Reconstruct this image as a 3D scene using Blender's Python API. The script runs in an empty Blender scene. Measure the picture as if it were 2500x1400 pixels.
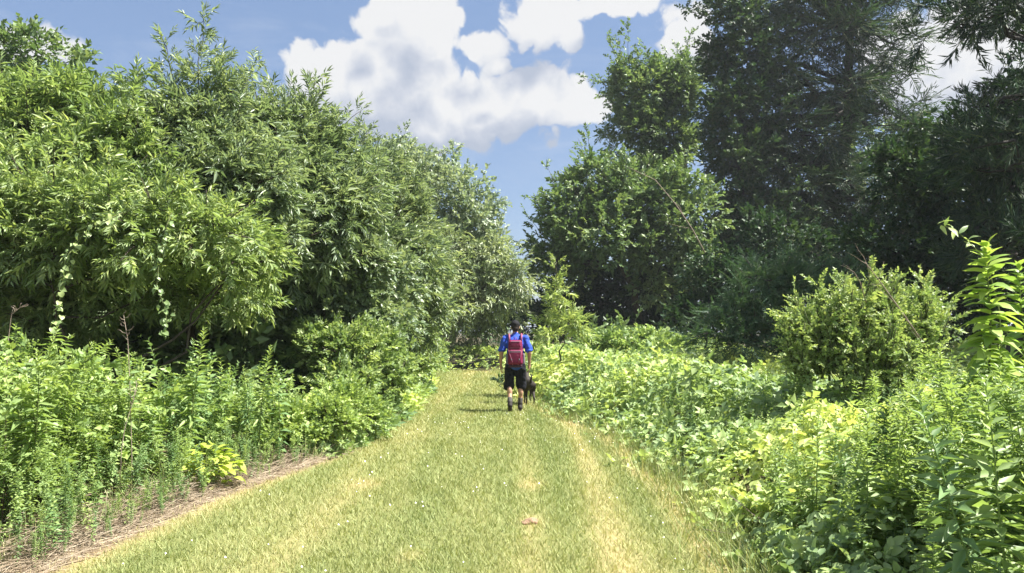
import bpy, bmesh, math, random
import numpy as np
from mathutils import Vector, Matrix

SC = bpy.context.scene
COL = SC.collection
rad = math.radians

# ------------------------------------------------------------------ camera
F_PX, CU, CV = 1850.0, 1250.0, 700.0          # focal length in photo pixels, picture centre
EYE = 1.55
PITCH = math.atan2(110.0, F_PX)
cam_d = bpy.data.cameras.new('camera')
cam_d.sensor_width = 36.0
cam_d.lens = 36.0 * F_PX / 2500.0
cam_d.clip_start, cam_d.clip_end = 0.05, 3000.0
cam = bpy.data.objects.new('camera', cam_d)
cam.location = (0, 0, EYE)
cam.rotation_euler = (math.pi / 2 + PITCH, 0, 0)
COL.objects.link(cam)
SC.camera = cam
CP, SP = math.cos(PITCH), math.sin(PITCH)

def ray(u, v):
    a, b = (u - CU) / F_PX, (CV - v) / F_PX
    return np.array([a, CP - b * SP, SP + b * CP])

def P(u, v, d):
    r = ray(u, v)
    return np.array([0, 0, EYE]) + r * (d / r[1])

# ------------------------------------------------------------------ light
SUN_EL, SUN_AZ = rad(58), rad(94)              # azimuth from +Y (ahead) towards +X (right)
SUN_DIR = Vector((math.sin(SUN_AZ) * math.cos(SUN_EL), math.cos(SUN_AZ) * math.cos(SUN_EL), math.sin(SUN_EL)))
sun_d = bpy.data.lights.new('sun', 'SUN')
sun_d.energy = 4.5
sun_d.angle = rad(0.55)
sun_d.color = (1.0, 0.955, 0.87)
sun = bpy.data.objects.new('sun', sun_d)
sun.rotation_euler = SUN_DIR.to_track_quat('Z', 'Y').to_euler()
sun.location = (20, 12, 40)
COL.objects.link(sun)

SC.view_settings.view_transform = 'Standard'
SC.view_settings.look = 'None'
SC.view_settings.exposure = 1.75
SC.view_settings.gamma = 1.0
SC.view_settings.use_curve_mapping = False
SC.render.engine = 'CYCLES'
SC.cycles.max_bounces = 7
SC.cycles.diffuse_bounces = 5
SC.cycles.glossy_bounces = 2
SC.cycles.transmission_bounces = 4
SC.cycles.use_denoising = True
SC.cycles.volume_bounces = 0
HAZE = 0.0005
SC.cycles.caustics_reflective = False
SC.cycles.caustics_refractive = False

# ------------------------------------------------------------------ world: sky + cumulus
W = bpy.data.worlds.new('World')
SC.world = W
W.use_nodes = True

class NB:
    """small node builder"""
    def __init__(self, tree): self.t = tree
    def n(self, kind, **kw):
        x = self.t.nodes.new(kind)
        for k, v in kw.items(): setattr(x, k, v)
        return x
    def link(self, a, b): self.t.links.new(a, b)
    def put(self, sock, v):
        if isinstance(v, bpy.types.NodeSocket): self.t.links.new(v, sock)
        else: sock.default_value = v
    def m(self, op, a, b=None, c=None, clamp=False):
        x = self.n('ShaderNodeMath', operation=op, use_clamp=clamp)
        self.put(x.inputs[0], a)
        if b is not None: self.put(x.inputs[1], b)
        if c is not None: self.put(x.inputs[2], c)
        return x.outputs[0]
    def vm(self, op, a, b=None):
        x = self.n('ShaderNodeVectorMath', operation=op)
        self.put(x.inputs[0], a)
        if b is not None:
            self.put(x.inputs[3] if op == 'SCALE' else x.inputs[1], b)
        return x.outputs['Value'] if op in ('LENGTH', 'DOT_PRODUCT') else x.outputs[0]
    def noise(self, vec, scale, detail=4, rough=0.55, dist=0.0, col=False):
        x = self.n('ShaderNodeTexNoise')
        self.put(x.inputs['Vector'], vec); x.inputs['Scale'].default_value = scale
        x.inputs['Detail'].default_value = detail; x.inputs['Roughness'].default_value = rough
        x.inputs['Distortion'].default_value = dist
        return x.outputs['Color' if col else 'Fac']
    def step(self, x, a, b):
        r = self.n('ShaderNodeMapRange', interpolation_type='SMOOTHSTEP')
        self.put(r.inputs['Value'], x); r.inputs['From Min'].default_value = a; r.inputs['From Max'].default_value = b
        return r.outputs[0]
    def mix(self, f, a, b):
        x = self.n('ShaderNodeMix', data_type='RGBA')
        self.put(x.inputs[0], f); self.put(x.inputs[6], a); self.put(x.inputs[7], b)
        return x.outputs[2]
    def ramp(self, f, stops):
        x = self.n('ShaderNodeValToRGB')
        el = x.color_ramp.elements
        while len(el) < len(stops): el.new(0.5)
        for e, (p, c) in zip(el, stops):
            e.position = p; e.color = (*c, 1)
        self.put(x.inputs[0], f)
        return x.outputs[0]

# cloud banks as (u, v, ru, rv) in the photo, turned into azimuth / elevation
BLOBS = [(1035, 70, 90, 110, 0), (945, 165, 120, 100, 0), (800, 175, 120, 65, 0), (880, 250, 190, 105, 0), (1000, 210, 150, 90, 0),
         (1150, 255, 200, 85, 0), (1320, 240, 130, 80, 0), (1420, 270, 85, 42, .05), (1060, 315, 190, 42, .12),
         (1175, 115, 75, 36, .12), (1330, 45, 110, 66, .05), (1500, 12, 105, 38, .05), (1215, 155, 42, 26, .15),
         (1680, 90, 95, 130, .42), (2330, 170, 200, 150, 0), (20, 100, 250, 60, .40), (930, 60, 50, 36, .1)]

def cloud_group():
    g = bpy.data.node_groups.new('cumulus_density', 'ShaderNodeTree')
    g.interface.new_socket('Vector', in_out='INPUT', socket_type='NodeSocketVector')
    g.interface.new_socket('Density', in_out='OUTPUT', socket_type='NodeSocketFloat')
    b = NB(g)
    gi, go = b.n('NodeGroupInput'), b.n('NodeGroupOutput')
    vec = b.vm('NORMALIZE', gi.outputs[0])
    w1 = b.noise(vec, 9.0, 3, 0.55, col=True)
    wv = b.vm('SCALE', b.vm('SUBTRACT', w1, (0.5, 0.5, 0.5)), 0.055)
    vec2 = b.vm('ADD', vec, wv)
    s = b.n('ShaderNodeSeparateXYZ'); b.link(vec2, s.inputs[0])
    az = b.m('ARCTAN2', s.outputs[0], s.outputs[1])
    el = b.m('ARCSINE', b.m('MAXIMUM', b.m('MINIMUM', s.outputs[2], 1.0), -1.0))
    f = None
    for (u, v, ru, rv, thin) in BLOBS:
        r = ray(u, v); r = r / np.linalg.norm(r)
        a0, e0 = math.atan2(r[0], r[1]), math.asin(r[2])
        dx = b.m('MULTIPLY', b.m('SUBTRACT', az, a0), F_PX / ru * 0.98)
        dy = b.m('MULTIPLY', b.m('SUBTRACT', el, e0), F_PX / rv * 0.98)
        d = b.m('SQRT', b.m('ADD', b.m('MULTIPLY', dx, dx), b.m('MULTIPLY', dy, dy)))
        q = b.m('SUBTRACT', 1.0 - thin, d)
        f = q if f is None else b.m('SMOOTH_MAX', f, q, 0.12)
    # the rest of the sky carries scattered cumulus of the same kind, away from the banks above
    far = b.step(b.vm('DOT_PRODUCT', vec, (0.0, 0.97, 0.24)), 0.80, 0.55)
    gen = b.m('MULTIPLY', b.m('SUBTRACT', b.noise(vec, 3.2, 2, 0.5), 0.50), 4.0)
    gen = b.m('SUBTRACT', b.m('MULTIPLY', b.m('ADD', gen, 1.5), far), 1.5)
    f = b.m('MAXIMUM', f, gen)
    nz = b.noise(vec, 9.0, 8, 0.58, 0.0)
    b1 = b.m('ABSOLUTE', b.m('SUBTRACT', b.noise(vec2, 22.0, 1, 0.5), 0.5))
    b2 = b.m('ABSOLUTE', b.m('SUBTRACT', b.noise(vec2, 52.0, 3, 0.5), 0.5))
    dens = b.m('ADD', b.m('ADD', f, 0.10), b.m('MULTIPLY', b.m('SUBTRACT', nz, 0.5), 0.95))
    dens = b.m('ADD', dens, b.m('MULTIPLY', b.m('SUBTRACT', b1, 0.08), 1.5))
    dens = b.m('ADD', dens, b.m('MULTIPLY', b.m('SUBTRACT', b2, 0.08), 0.7))
    b.link(dens, go.inputs[0])
    return g

b = NB(W.node_tree)
for x in list(W.node_tree.nodes): W.node_tree.nodes.remove(x)
sky = b.n('ShaderNodeTexSky', sky_type='NISHITA')
sky.sun_disc = False
sky.sun_elevation, sky.sun_rotation = SUN_EL, SUN_AZ
sky.altitude, sky.air_density, sky.dust_density, sky.ozone_density = 50, 1.0, 1.2, 1.0
tc = b.n('ShaderNodeTexCoord')
CG = cloud_group()
g1, g2 = b.n('ShaderNodeGroup', node_tree=CG), b.n('ShaderNodeGroup', node_tree=CG)
b.link(tc.outputs['Generated'], g1.inputs[0])
b.link(b.vm('ADD', tc.outputs['Generated'], (0.022, 0.0, 0.066)), g2.inputs[0])
dens, dens2 = g1.outputs[0], g2.outputs[0]
alpha = b.step(dens, -0.02, 0.20)
lit = b.m('ADD', b.m('MULTIPLY', b.m('SUBTRACT', dens, dens2), 0.80), 0.66)
lit = b.m('SUBTRACT', lit, b.m('MULTIPLY', b.m('MAXIMUM', dens2, 0.0), 0.20))
sep = b.n('ShaderNodeSeparateXYZ'); b.link(tc.outputs['Generated'], sep.inputs[0])
lit = b.m('SUBTRACT', lit, b.m('MULTIPLY', b.step(sep.outputs[2], 0.34, 0.23), 0.38))
cl = b.ramp(b.m('MAXIMUM', b.m('MINIMUM', lit, 1.0), 0.0),
            [(0.0, (0.52, 0.58, 0.70)), (0.4, (0.67, 0.71, 0.80)), (0.75, (0.84, 0.86, 0.90)), (1.0, (0.95, 0.95, 0.95))])
cl = b.vm('SCALE', cl, 5.6)
skyc = b.mix(0.42, b.vm('SCALE', sky.outputs[0], 0.85), (1.9, 2.85, 4.9, 1))
cir = b.noise(b.vm('MULTIPLY', tc.outputs['Generated'], (3.0, 3.0, 9.0)), 1.6, 7, 0.62, 0.6)
skyc = b.mix(b.m('MULTIPLY', b.step(cir, 0.50, 0.80), 0.25), skyc, (4.3, 4.7, 5.3, 1))
out = b.mix(b.m('MULTIPLY', alpha, 0.96), skyc, cl)
bg = b.n('ShaderNodeBackground')
b.link(out, bg.inputs[0]); bg.inputs[1].default_value = 0.05
wo = b.n('ShaderNodeOutputWorld'); b.link(bg.outputs[0], wo.inputs[0])
W.cycles.sampling_method = 'MANUAL'
W.cycles.sample_map_resolution = 512

# ------------------------------------------------------------------ materials
def new_mat(name):
    m = bpy.data.materials.new(name); m.use_nodes = True
    for x in list(m.node_tree.nodes): m.node_tree.nodes.remove(x)
    return m, NB(m.node_tree)

def principled(bb, col, rough=0.6, spec=0.4, normal=None):
    p = bb.n('ShaderNodeBsdfPrincipled')
    bb.put(p.inputs['Base Color'], col if isinstance(col, bpy.types.NodeSocket) else (*col, 1))
    bb.put(p.inputs['Roughness'], rough)
    p.inputs['Specular IOR Level'].default_value = spec
    if normal is not None: bb.link(normal, p.inputs['Normal'])
    return p

def finish(bb, shader):
    o = bb.n('ShaderNodeOutputMaterial'); bb.link(shader, o.inputs[0])

def leaf_mat(name, stops, trans=0.34, rough=0.42, spec=0.5, tcol=(1.3, 1.3, 0.7), gain=1.85):
    """leaf: colour by its own tint, waxy surface, light shining through the blade"""
    m, bb = new_mat(name)
    at = bb.n('ShaderNodeAttribute', attribute_name='tint')
    c = bb.ramp(at.outputs['Fac'], [(q, (k[0] * gain, k[1] * gain, k[2] * gain * 1.17)) for q, k in stops])
    p = principled(bb, c, rough + .06, spec * .8)
    t = bb.n('ShaderNodeBsdfTranslucent')
    mul = bb.n('ShaderNodeMix', data_type='RGBA', blend_type='MULTIPLY')
    mul.inputs[0].default_value = 1.0
    bb.link(c, mul.inputs[6]); mul.inputs[7].default_value = (*tcol, 1)
    bb.link(mul.outputs[2], t.inputs[0])
    mx = bb.n('ShaderNodeMixShader'); mx.inputs[0].default_value = trans
    bb.link(p.outputs[0], mx.inputs[1]); bb.link(t.outputs[0], mx.inputs[2])
    finish(bb, mx.outputs[0])
    return m

def bark_mat(name, dark, light, scale=18.0):
    m, bb = new_mat(name)
    geo = bb.n('ShaderNodeNewGeometry')
    v = bb.vm('MULTIPLY', geo.outputs['Position'], (1.0, 1.0, 0.25))
    n = bb.noise(v, scale, 6, 0.65)
    c = bb.ramp(n, [(0.3, dark), (0.7, light)])
    bm_ = bb.n('ShaderNodeBump'); bm_.inputs['Strength'].default_value = 0.7; bm_.inputs['Distance'].default_value = 0.03
    bb.link(n, bm_.inputs['Height'])
    finish(bb, principled(bb, c, 0.9, 0.2, bm_.outputs[0]).outputs[0])
    return m

def cloth_mat(name, col, rough=0.85, scale=60.0, var=0.25):
    m, bb = new_mat(name)
    tc_ = bb.n('ShaderNodeTexCoord')
    n = bb.noise(tc_.outputs['Object'], scale, 3, 0.6)
    n2 = bb.noise(tc_.outputs['Object'], 9.0, 4, 0.6)
    c = bb.mix(n2, (*[x * (1 - var) for x in col], 1), (*[min(1, x * (1 + var)) for x in col], 1))
    bm_ = bb.n('ShaderNodeBump'); bm_.inputs['Strength'].default_value = 0.5; bm_.inputs['Distance'].default_value = 0.015
    bb.link(bb.m('ADD', bb.m('MULTIPLY', n, 0.1), n2), bm_.inputs['Height'])
    finish(bb, principled(bb, c, rough, 0.25, bm_.outputs[0]).outputs[0])
    return m

M = {}
M['chestnut'] = leaf_mat('chestnut_leaf', [(0.0, (0.066, 0.100, 0.050)), (0.5, (0.124, 0.165, 0.084)), (1.0, (0.205, 0.242, 0.125))], 0.34, 0.33, 0.7)
M['lime'] = leaf_mat('sunny_leaf', [(0.0, (0.074, 0.116, 0.042)), (0.5, (0.138, 0.190, 0.066)), (1.0, (0.235, 0.275, 0.098))], 0.36, 0.36, 0.6)
M['willow'] = leaf_mat('willow_leaf', [(0.0, (0.066, 0.098, 0.050)), (0.5, (0.120, 0.160, 0.080)), (1.0, (0.205, 0.235, 0.118))], 0.32, 0.35, 0.7)
M['pale'] = leaf_mat('pale_leaf', [(0.0, (0.075, 0.112, 0.070)), (0.5, (0.125, 0.168, 0.100)), (1.0, (0.200, 0.235, 0.145))], 0.32, 0.42, 0.6)
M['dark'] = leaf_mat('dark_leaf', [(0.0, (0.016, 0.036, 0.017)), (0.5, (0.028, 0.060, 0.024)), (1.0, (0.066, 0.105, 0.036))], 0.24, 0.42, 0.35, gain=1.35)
M['olive'] = leaf_mat('olive_leaf', [(0.0, (0.045, 0.080, 0.030)), (0.5, (0.085, 0.130, 0.046)), (1.0, (0.150, 0.190, 0.070))], 0.30, 0.40, 0.6)
M['needle'] = leaf_mat('needle', [(0.0, (0.012, 0.028, 0.016)), (0.5, (0.024, 0.050, 0.024)), (1.0, (0.060, 0.092, 0.034))], 0.18, 0.5, 0.3, gain=1.35)
M['hemlock'] = leaf_mat('hemlock_needle', [(0.0, (0.026, 0.058, 0.032)), (0.5, (0.045, 0.088, 0.044)), (1.0, (0.085, 0.135, 0.058))], 0.2, 0.5, 0.35, gain=1.35)
M['weed'] = leaf_mat('weed_leaf', [(0.0, (0.076, 0.122, 0.038)), (0.5, (0.140, 0.198, 0.058)), (1.0, (0.245, 0.300, 0.088))], 0.36, 0.40, 0.55)
M['weed_dull'] = leaf_mat('dull_weed_leaf', [(0.0, (0.050, 0.095, 0.030)), (0.5, (0.090, 0.150, 0.048)), (1.0, (0.150, 0.205, 0.075))], 0.30, 0.42, 0.6)
M['bramble'] = leaf_mat('bramble_leaf', [(0.0, (0.066, 0.112, 0.048)), (0.35, (0.120, 0.175, 0.064)), (0.7, (0.200, 0.258, 0.086)), (1.0, (0.310, 0.350, 0.105))], 0.34, 0.45, 0.5)
M['yellow'] = leaf_mat('yellow_green_leaf', [(0.0, (0.130, 0.185, 0.030)), (0.5, (0.195, 0.250, 0.038)), (1.0, (0.280, 0.310, 0.060))], 0.36, 0.45, 0.4)
M['poke'] = leaf_mat('broad_leaf', [(0.0, (0.090, 0.150, 0.032)), (0.5, (0.145, 0.215, 0.044)), (1.0, (0.230, 0.285, 0.070))], 0.40, 0.42, 0.5)
M['tanleaf'] = leaf_mat('dull_gold_leaf', [(0.0, (0.062, 0.100, 0.032)), (0.5, (0.124, 0.178, 0.056)), (1.0, (0.235, 0.275, 0.098))], 0.36, 0.40, 0.6)
M['grass'] = leaf_mat('grass_blade', [(0.0, (0.085, 0.125, 0.034)), (0.40, (0.165, 0.185, 0.066)), (0.75, (0.260, 0.245, 0.105)), (1.0, (0.330, 0.285, 0.150))], 0.25, 0.55, 0.3, gain=1.85)
M['straw'] = leaf_mat('straw', [(0.0, (0.190, 0.135, 0.075)), (0.5, (0.360, 0.285, 0.165)), (1.0, (0.540, 0.460, 0.300))], 0.15, 0.6, 0.3, (1, .95, .8), gain=1.0)
M['bark'] = bark_mat('bark', (0.035, 0.028, 0.022), (0.120, 0.100, 0.080))
M['darkbark'] = bark_mat('dark_bark', (0.018, 0.017, 0.016), (0.060, 0.055, 0.050))
M['twig'] = bark_mat('green_twig', (0.060, 0.080, 0.030), (0.130, 0.150, 0.060))
M['stem'] = bark_mat('weed_stem', (0.110, 0.150, 0.045), (0.200, 0.240, 0.080))
M['deadwood'] = bark_mat('dead_wood', (0.160, 0.120, 0.095), (0.360, 0.300, 0.240), 30)
M['blossom'] = leaf_mat('clover_blossom', [(0.0, (0.62, 0.60, 0.45)), (1.0, (0.80, 0.80, 0.72))], 0.2, 0.7, 0.2, (1, 1, .9))

# ------------------------------------------------------------------ mesh helpers
def mkmesh(name, V, F, mats, tint=None, midx=None, smooth=False):
    V = np.ascontiguousarray(V, dtype=np.float32); F = np.ascontiguousarray(F, dtype=np.int32)
    me = bpy.data.meshes.new(name)
    k = F.shape[1]
    me.vertices.add(len(V)); me.vertices.foreach_set('co', V.ravel())
    me.loops.add(F.size); me.loops.foreach_set('vertex_index', F.ravel())
    me.polygons.add(len(F))
    me.polygons.foreach_set('loop_start', np.arange(0, F.size, k, dtype=np.int32))
    me.polygons.foreach_set('loop_total', np.full(len(F), k, dtype=np.int32))
    if midx is not None: me.polygons.foreach_set('material_index', np.ascontiguousarray(midx, dtype=np.int32))
    if smooth: me.polygons.foreach_set('use_smooth', np.ones(len(F), dtype=bool))
    for m in mats: me.materials.append(m)
    if tint is not None:
        a = me.attributes.new('tint', 'FLOAT', 'POINT')
        a.data.foreach_set('value', np.ascontiguousarray(np.clip(tint, 0, 1), dtype=np.float32))
    me.update(calc_edges=True)
    return me

def obj(name, me, parent=None, **props):
    o = bpy.data.objects.new(name, me)
    COL.objects.link(o)
    if parent is not None: o.parent = parent
    for k, v in props.items(): o[k] = v
    return o

def thing(name, label, cat, loc=(0, 0, 0), rotz=0.0, group=None):
    o = bpy.data.objects.new(name, None)
    COL.objects.link(o)
    o.empty_display_size = 0.2
    o.location = tuple(float(c) for c in loc); o.rotation_euler = (0, 0, rotz)
    o['label'] = label; o['category'] = cat
    if group: o['group'] = group
    return o

def norm(a):
    return a / np.maximum(np.linalg.norm(a, axis=-1, keepdims=True), 1e-9)

def vnoise(x, y, seed=0):
    """smooth value noise in [0,1]"""
    x = np.asarray(x, float); y = np.asarray(y, float)
    xi, yi = np.floor(x).astype(np.int64), np.floor(y).astype(np.int64)
    fx, fy = x - xi, y - yi
    fx, fy = fx * fx * (3 - 2 * fx), fy * fy * (3 - 2 * fy)
    def h(a, b_):
        n = (a * 374761393 + b_ * 668265263 + seed * 1442695041) & 0xFFFFFFFF
        n = ((n ^ (n >> 13)) * 1274126177) & 0xFFFFFFFF
        return ((n ^ (n >> 16)) & 0xFFFF) / 65535.0
    return (h(xi, yi) * (1 - fx) + h(xi + 1, yi) * fx) * (1 - fy) + (h(xi, yi + 1) * (1 - fx) + h(xi + 1, yi + 1) * fx) * fy

def fbm(x, y, seed=0, o=3):
    s, a, t = 0, 1.0, 0
    for i in range(o):
        s = s + a * vnoise(np.asarray(x) * 2 ** i, np.asarray(y) * 2 ** i, seed + i * 17); t += a; a *= 0.5
    return s / t

def gz(x, y):
    """ground height"""
    return 0.05 * (fbm(np.asarray(x) * 0.35, np.asarray(y) * 0.35, 5) - 0.5)

def tube(pts, radii, seg=6, cap=True):
    pts = np.asarray(pts, float); n = len(pts)
    tan = norm(np.gradient(pts, axis=0))
    ref = np.array([0.3, 0.9, 0.2]); ref = np.tile(ref, (n, 1))
    a = norm(np.cross(tan, ref)); bb = np.cross(tan, a)
    ang = np.linspace(0, 2 * np.pi, seg, endpoint=False)
    r = np.asarray(radii, float)[:, None, None]
    V = pts[:, None, :] + r * (np.cos(ang)[None, :, None] * a[:, None, :] + np.sin(ang)[None, :, None] * bb[:, None, :])
    V = V.reshape(-1, 3)
    F = []
    for i in range(n - 1):
        for j in range(seg):
            p, q = i * seg + j, i * seg + (j + 1) % seg
            F += [(p, q, q + seg), (p, q + seg, p + seg)]
    if cap:
        V = np.vstack([V, pts[:1], pts[-1:]]); c0, c1 = len(V) - 2, len(V) - 1
        for j in range(seg):
            F.append((c0, (j + 1) % seg, j)); F.append((c1, (n - 1) * seg + j, (n - 1) * seg + (j + 1) % seg))
    return V, np.array(F)

def join(parts):
    Vs, Fs, o = [], [], 0
    for V, F in parts:
        Vs.append(V); Fs.append(F + o); o += len(V)
    return np.vstack(Vs), np.vstack(Fs)

def bend(a, b_, rng, n=6, wob=0.08, sag=0.0):
    a, b_ = np.asarray(a, float), np.asarray(b_, float)
    t = np.linspace(0, 1, n)[:, None]
    L = np.linalg.norm(b_ - a)
    p = a + (b_ - a) * t
    off = rng.normal(0, wob * L, (n, 3)) * np.sin(np.pi * t)
    p = p + off; p[:, 2] += sag * L * np.sin(np.pi * t[:, 0])
    return p

# ------------------------------------------------------------------ leaves and sprays
def leaf5(L, Wd, droop=0.3, fold=0.3, rise=0.1):
    z = lambda s: L * (rise * s - droop * s * s)
    V = np.array([(0, 0, 0), (-Wd / 2, .40 * L, z(.40) + fold * Wd / 2), (0, .45 * L, z(.45)), (Wd / 2, .40 * L, z(.40) + fold * Wd / 2), (0, L, z(1))])
    F = np.array([(0, 3, 2), (0, 2, 1), (2, 3, 4), (2, 4, 1)])
    return V, F

def leaf4(L, Wd, droop=0.3, fold=0.3, rise=0.1):
    z = lambda s: L * (rise * s - droop * s * s)
    V = np.array([(0, 0, 0), (-Wd / 2, .42 * L, z(.42) + fold * Wd / 2), (Wd / 2, .42 * L, z(.42) + fold * Wd / 2), (0, L, z(1))])
    return V, np.array([(0, 2, 3), (0, 3, 1)])

def frame(d, up):
    """rotation matrices (N,3,3), columns x,y,z with y along d"""
    y = norm(d); x = norm(np.cross(y, up)); z = np.cross(x, y)
    return np.stack([x, y, z], axis=-1)

def spray(kind, rng, lite=False):
    """one twig with its leaves, growing along +Y, upper side +Z: V, F, leaf tint, material (0 leaf, 1 twig)"""
    S = {'lance': (0.46, 14, .145, .035, 58, .55), 'oval': (0.36, 12, .092, .056, 55, .25), 'small': (0.32, 15, .056, .037, 60, .2),
         'willow': (0.60, 17, .130, .030, 40, .45), 'heart': (0.40, 10, .110, .085, 65, .35), 'hemlock': (0.55, 24, .18, .022, 62, .15),
         'needle': (0.40, 22, .17, .016, 45, .25), 'ovate': (0.42, 12, .122, .066, 58, .32)}
    TL, n, L, Wd, ang, droop = S[kind]
    if lite: n = max(6, int(n * 0.6)); L *= 1.25; Wd *= 1.5
    mk = leaf4
    Vs, Fs, Ts, Ms, o = [], [], [], [], 0
    sag = lambda s: -0.12 * TL * s * s
    for i in range(n):
        s = (0.12 + 0.88 * (i + .5) / n)
        side = 1 if i % 2 else -1
        k = rng.uniform(0.75, 1.15) * (1.0 - 0.35 * s if kind == 'hemlock' else (0.75 + 0.5 * math.sin(math.pi * min(1, s * 0.9))))
        a = rad(ang * (1.0 - 0.55 * s) + rng.normal(0, 18)) * side
        if i == n - 1: a *= 0.2
        V, F = mk(L * k, Wd * k * rng.uniform(.85, 1.15), droop * rng.uniform(.5, 1.5), .35)
        roll = rng.normal(0, 0.55) if kind != 'needle' else rng.uniform(-3.1, 3.1)
        el = rng.normal(0.05, 0.38) if kind != 'hemlock' else rng.normal(0, 0.06)
        R = np.array(Matrix.Rotation(-a, 3, 'Z') @ Matrix.Rotation(el, 3, 'X') @ Matrix.Rotation(roll, 3, 'Y'))
        if kind == 'needle': R = np.array(Matrix.Rotation(roll, 3, 'Y') @ Matrix.Rotation(-abs(a), 3, 'Z'))
        V = V @ R.T + np.array([0, TL * s, sag(s)])
        Vs.append(V); Fs.append(F + o); o += len(V)
        Ts.append(np.full(len(V), rng.normal(0, 0.16))); Ms.append(np.zeros(len(F)))
    # twig: a thin three-sided sliver
    r = 0.004 if not lite else 0.007
    tp = np.array([(-r * 1.3, 0, r), (r * 1.3, 0, -r), (0, TL, sag(1))])
    Vs.append(tp); Fs.append(np.array([(0, 1, 2)]) + o); Ts.append(np.zeros(3)); Ms.append(np.ones(1))
    return np.vstack(Vs), np.vstack(Fs), np.concatenate(Ts), np.concatenate(Ms)

_TPL = {}
def templates(kind, lite=False):
    key = (kind, lite)
    if key not in _TPL:
        rng = np.random.default_rng(sum(map(ord, kind)) + lite)
        _TPL[key] = [spray(kind, rng, lite) for _ in range(6)]
    return _TPL[key]

def place(tpls, pos, d, scale, tint, rng, upw=0.6):
    """copies of the twig templates at pos along d -> V, F, tint, mat"""
    n = len(pos)
    up = np.array([0, 0, 1.0]) + rng.normal(0, upw * 0.6, (n, 3))
    R = frame(d, up)
    which = rng.integers(0, len(tpls), n)
    Vs, Fs, Ts, Ms, o = [], [], [], [], 0
    for k, (V, F, T, Mi) in enumerate(tpls):
        s = np.where(which == k)[0]
        if not len(s): continue
        VV = np.einsum('nij,vj->nvi', R[s], V) * scale[s][:, None, None] + pos[s][:, None, :]
        m, nv = len(s), len(V)
        FF = F[None] + (np.arange(m) * nv)[:, None, None] + o
        Vs.append(VV.reshape(-1, 3)); Fs.append(FF.reshape(-1, 3))
        Ts.append((tint[s][:, None] + T[None]).ravel()); Ms.append(np.tile(Mi, m)); o += m * nv
    return np.vstack(Vs), np.vstack(Fs), np.concatenate(Ts), np.concatenate(Ms)

def rand_dir(n, rng):
    return norm(rng.normal(0, 1, (n, 3)))

def lobe(u, v, d, ru, rv, rd=None):
    """a mass of foliage given by its outline in the photo and its distance"""
    k = d / F_PX
    c = P(u, v, d)
    return c, np.array([ru * k, rd if rd else 0.8 * (ru + rv) / 2 * k, rv * k])

def crown_sprays(lobes, n, rng, sub=0.40, per=9, fill=0.16):
    """clumped twig positions: clumps sit on each lobe's surface, twigs on each clump's outer side"""
    area = np.array([np.prod(R) ** (2 / 3) for _, R in lobes]); share = area / area.sum()
    pos, out, clump, hubs = [], [], [], []
    for (c, R), sh in zip(lobes, share):
        m = max(8, int(n * sh))
        K = max(5, int(per * rng.uniform(.8, 1.25)))
        cd = rand_dir(K, rng); cd[:, 2] = np.abs(cd[:, 2]) * np.where(rng.random(K) < 0.72, 1, -1)
        cd = norm(cd)
        cc = c + cd * R * rng.uniform(.55, .86, (K, 1))
        sr = R.mean() * sub * rng.uniform(.65, 1.35, K)
        w = rng.random(m) < fill
        which = rng.integers(0, K, m)
        d = norm(rng.normal(0, 1, (m, 3)) + cd[which] * 0.75)
        p = cc[which] + d * (sr[which] * rng.uniform(.35, 1.0, m) ** 0.5)[:, None] * (R / R.mean())
        pf = c + rand_dir(m, rng) * R * (rng.random((m, 1)) ** 0.4) * 0.9
        p = np.where(w[:, None], pf, p)
        pos.append(p); out.append(norm(d + cd[which] * 0.5)); clump.append(rng.normal(0, 0.13, K)[which])
        hubs.append((c, cc, sr))
    return np.vstack(pos), np.vstack(out), np.concatenate(clump), hubs

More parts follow.
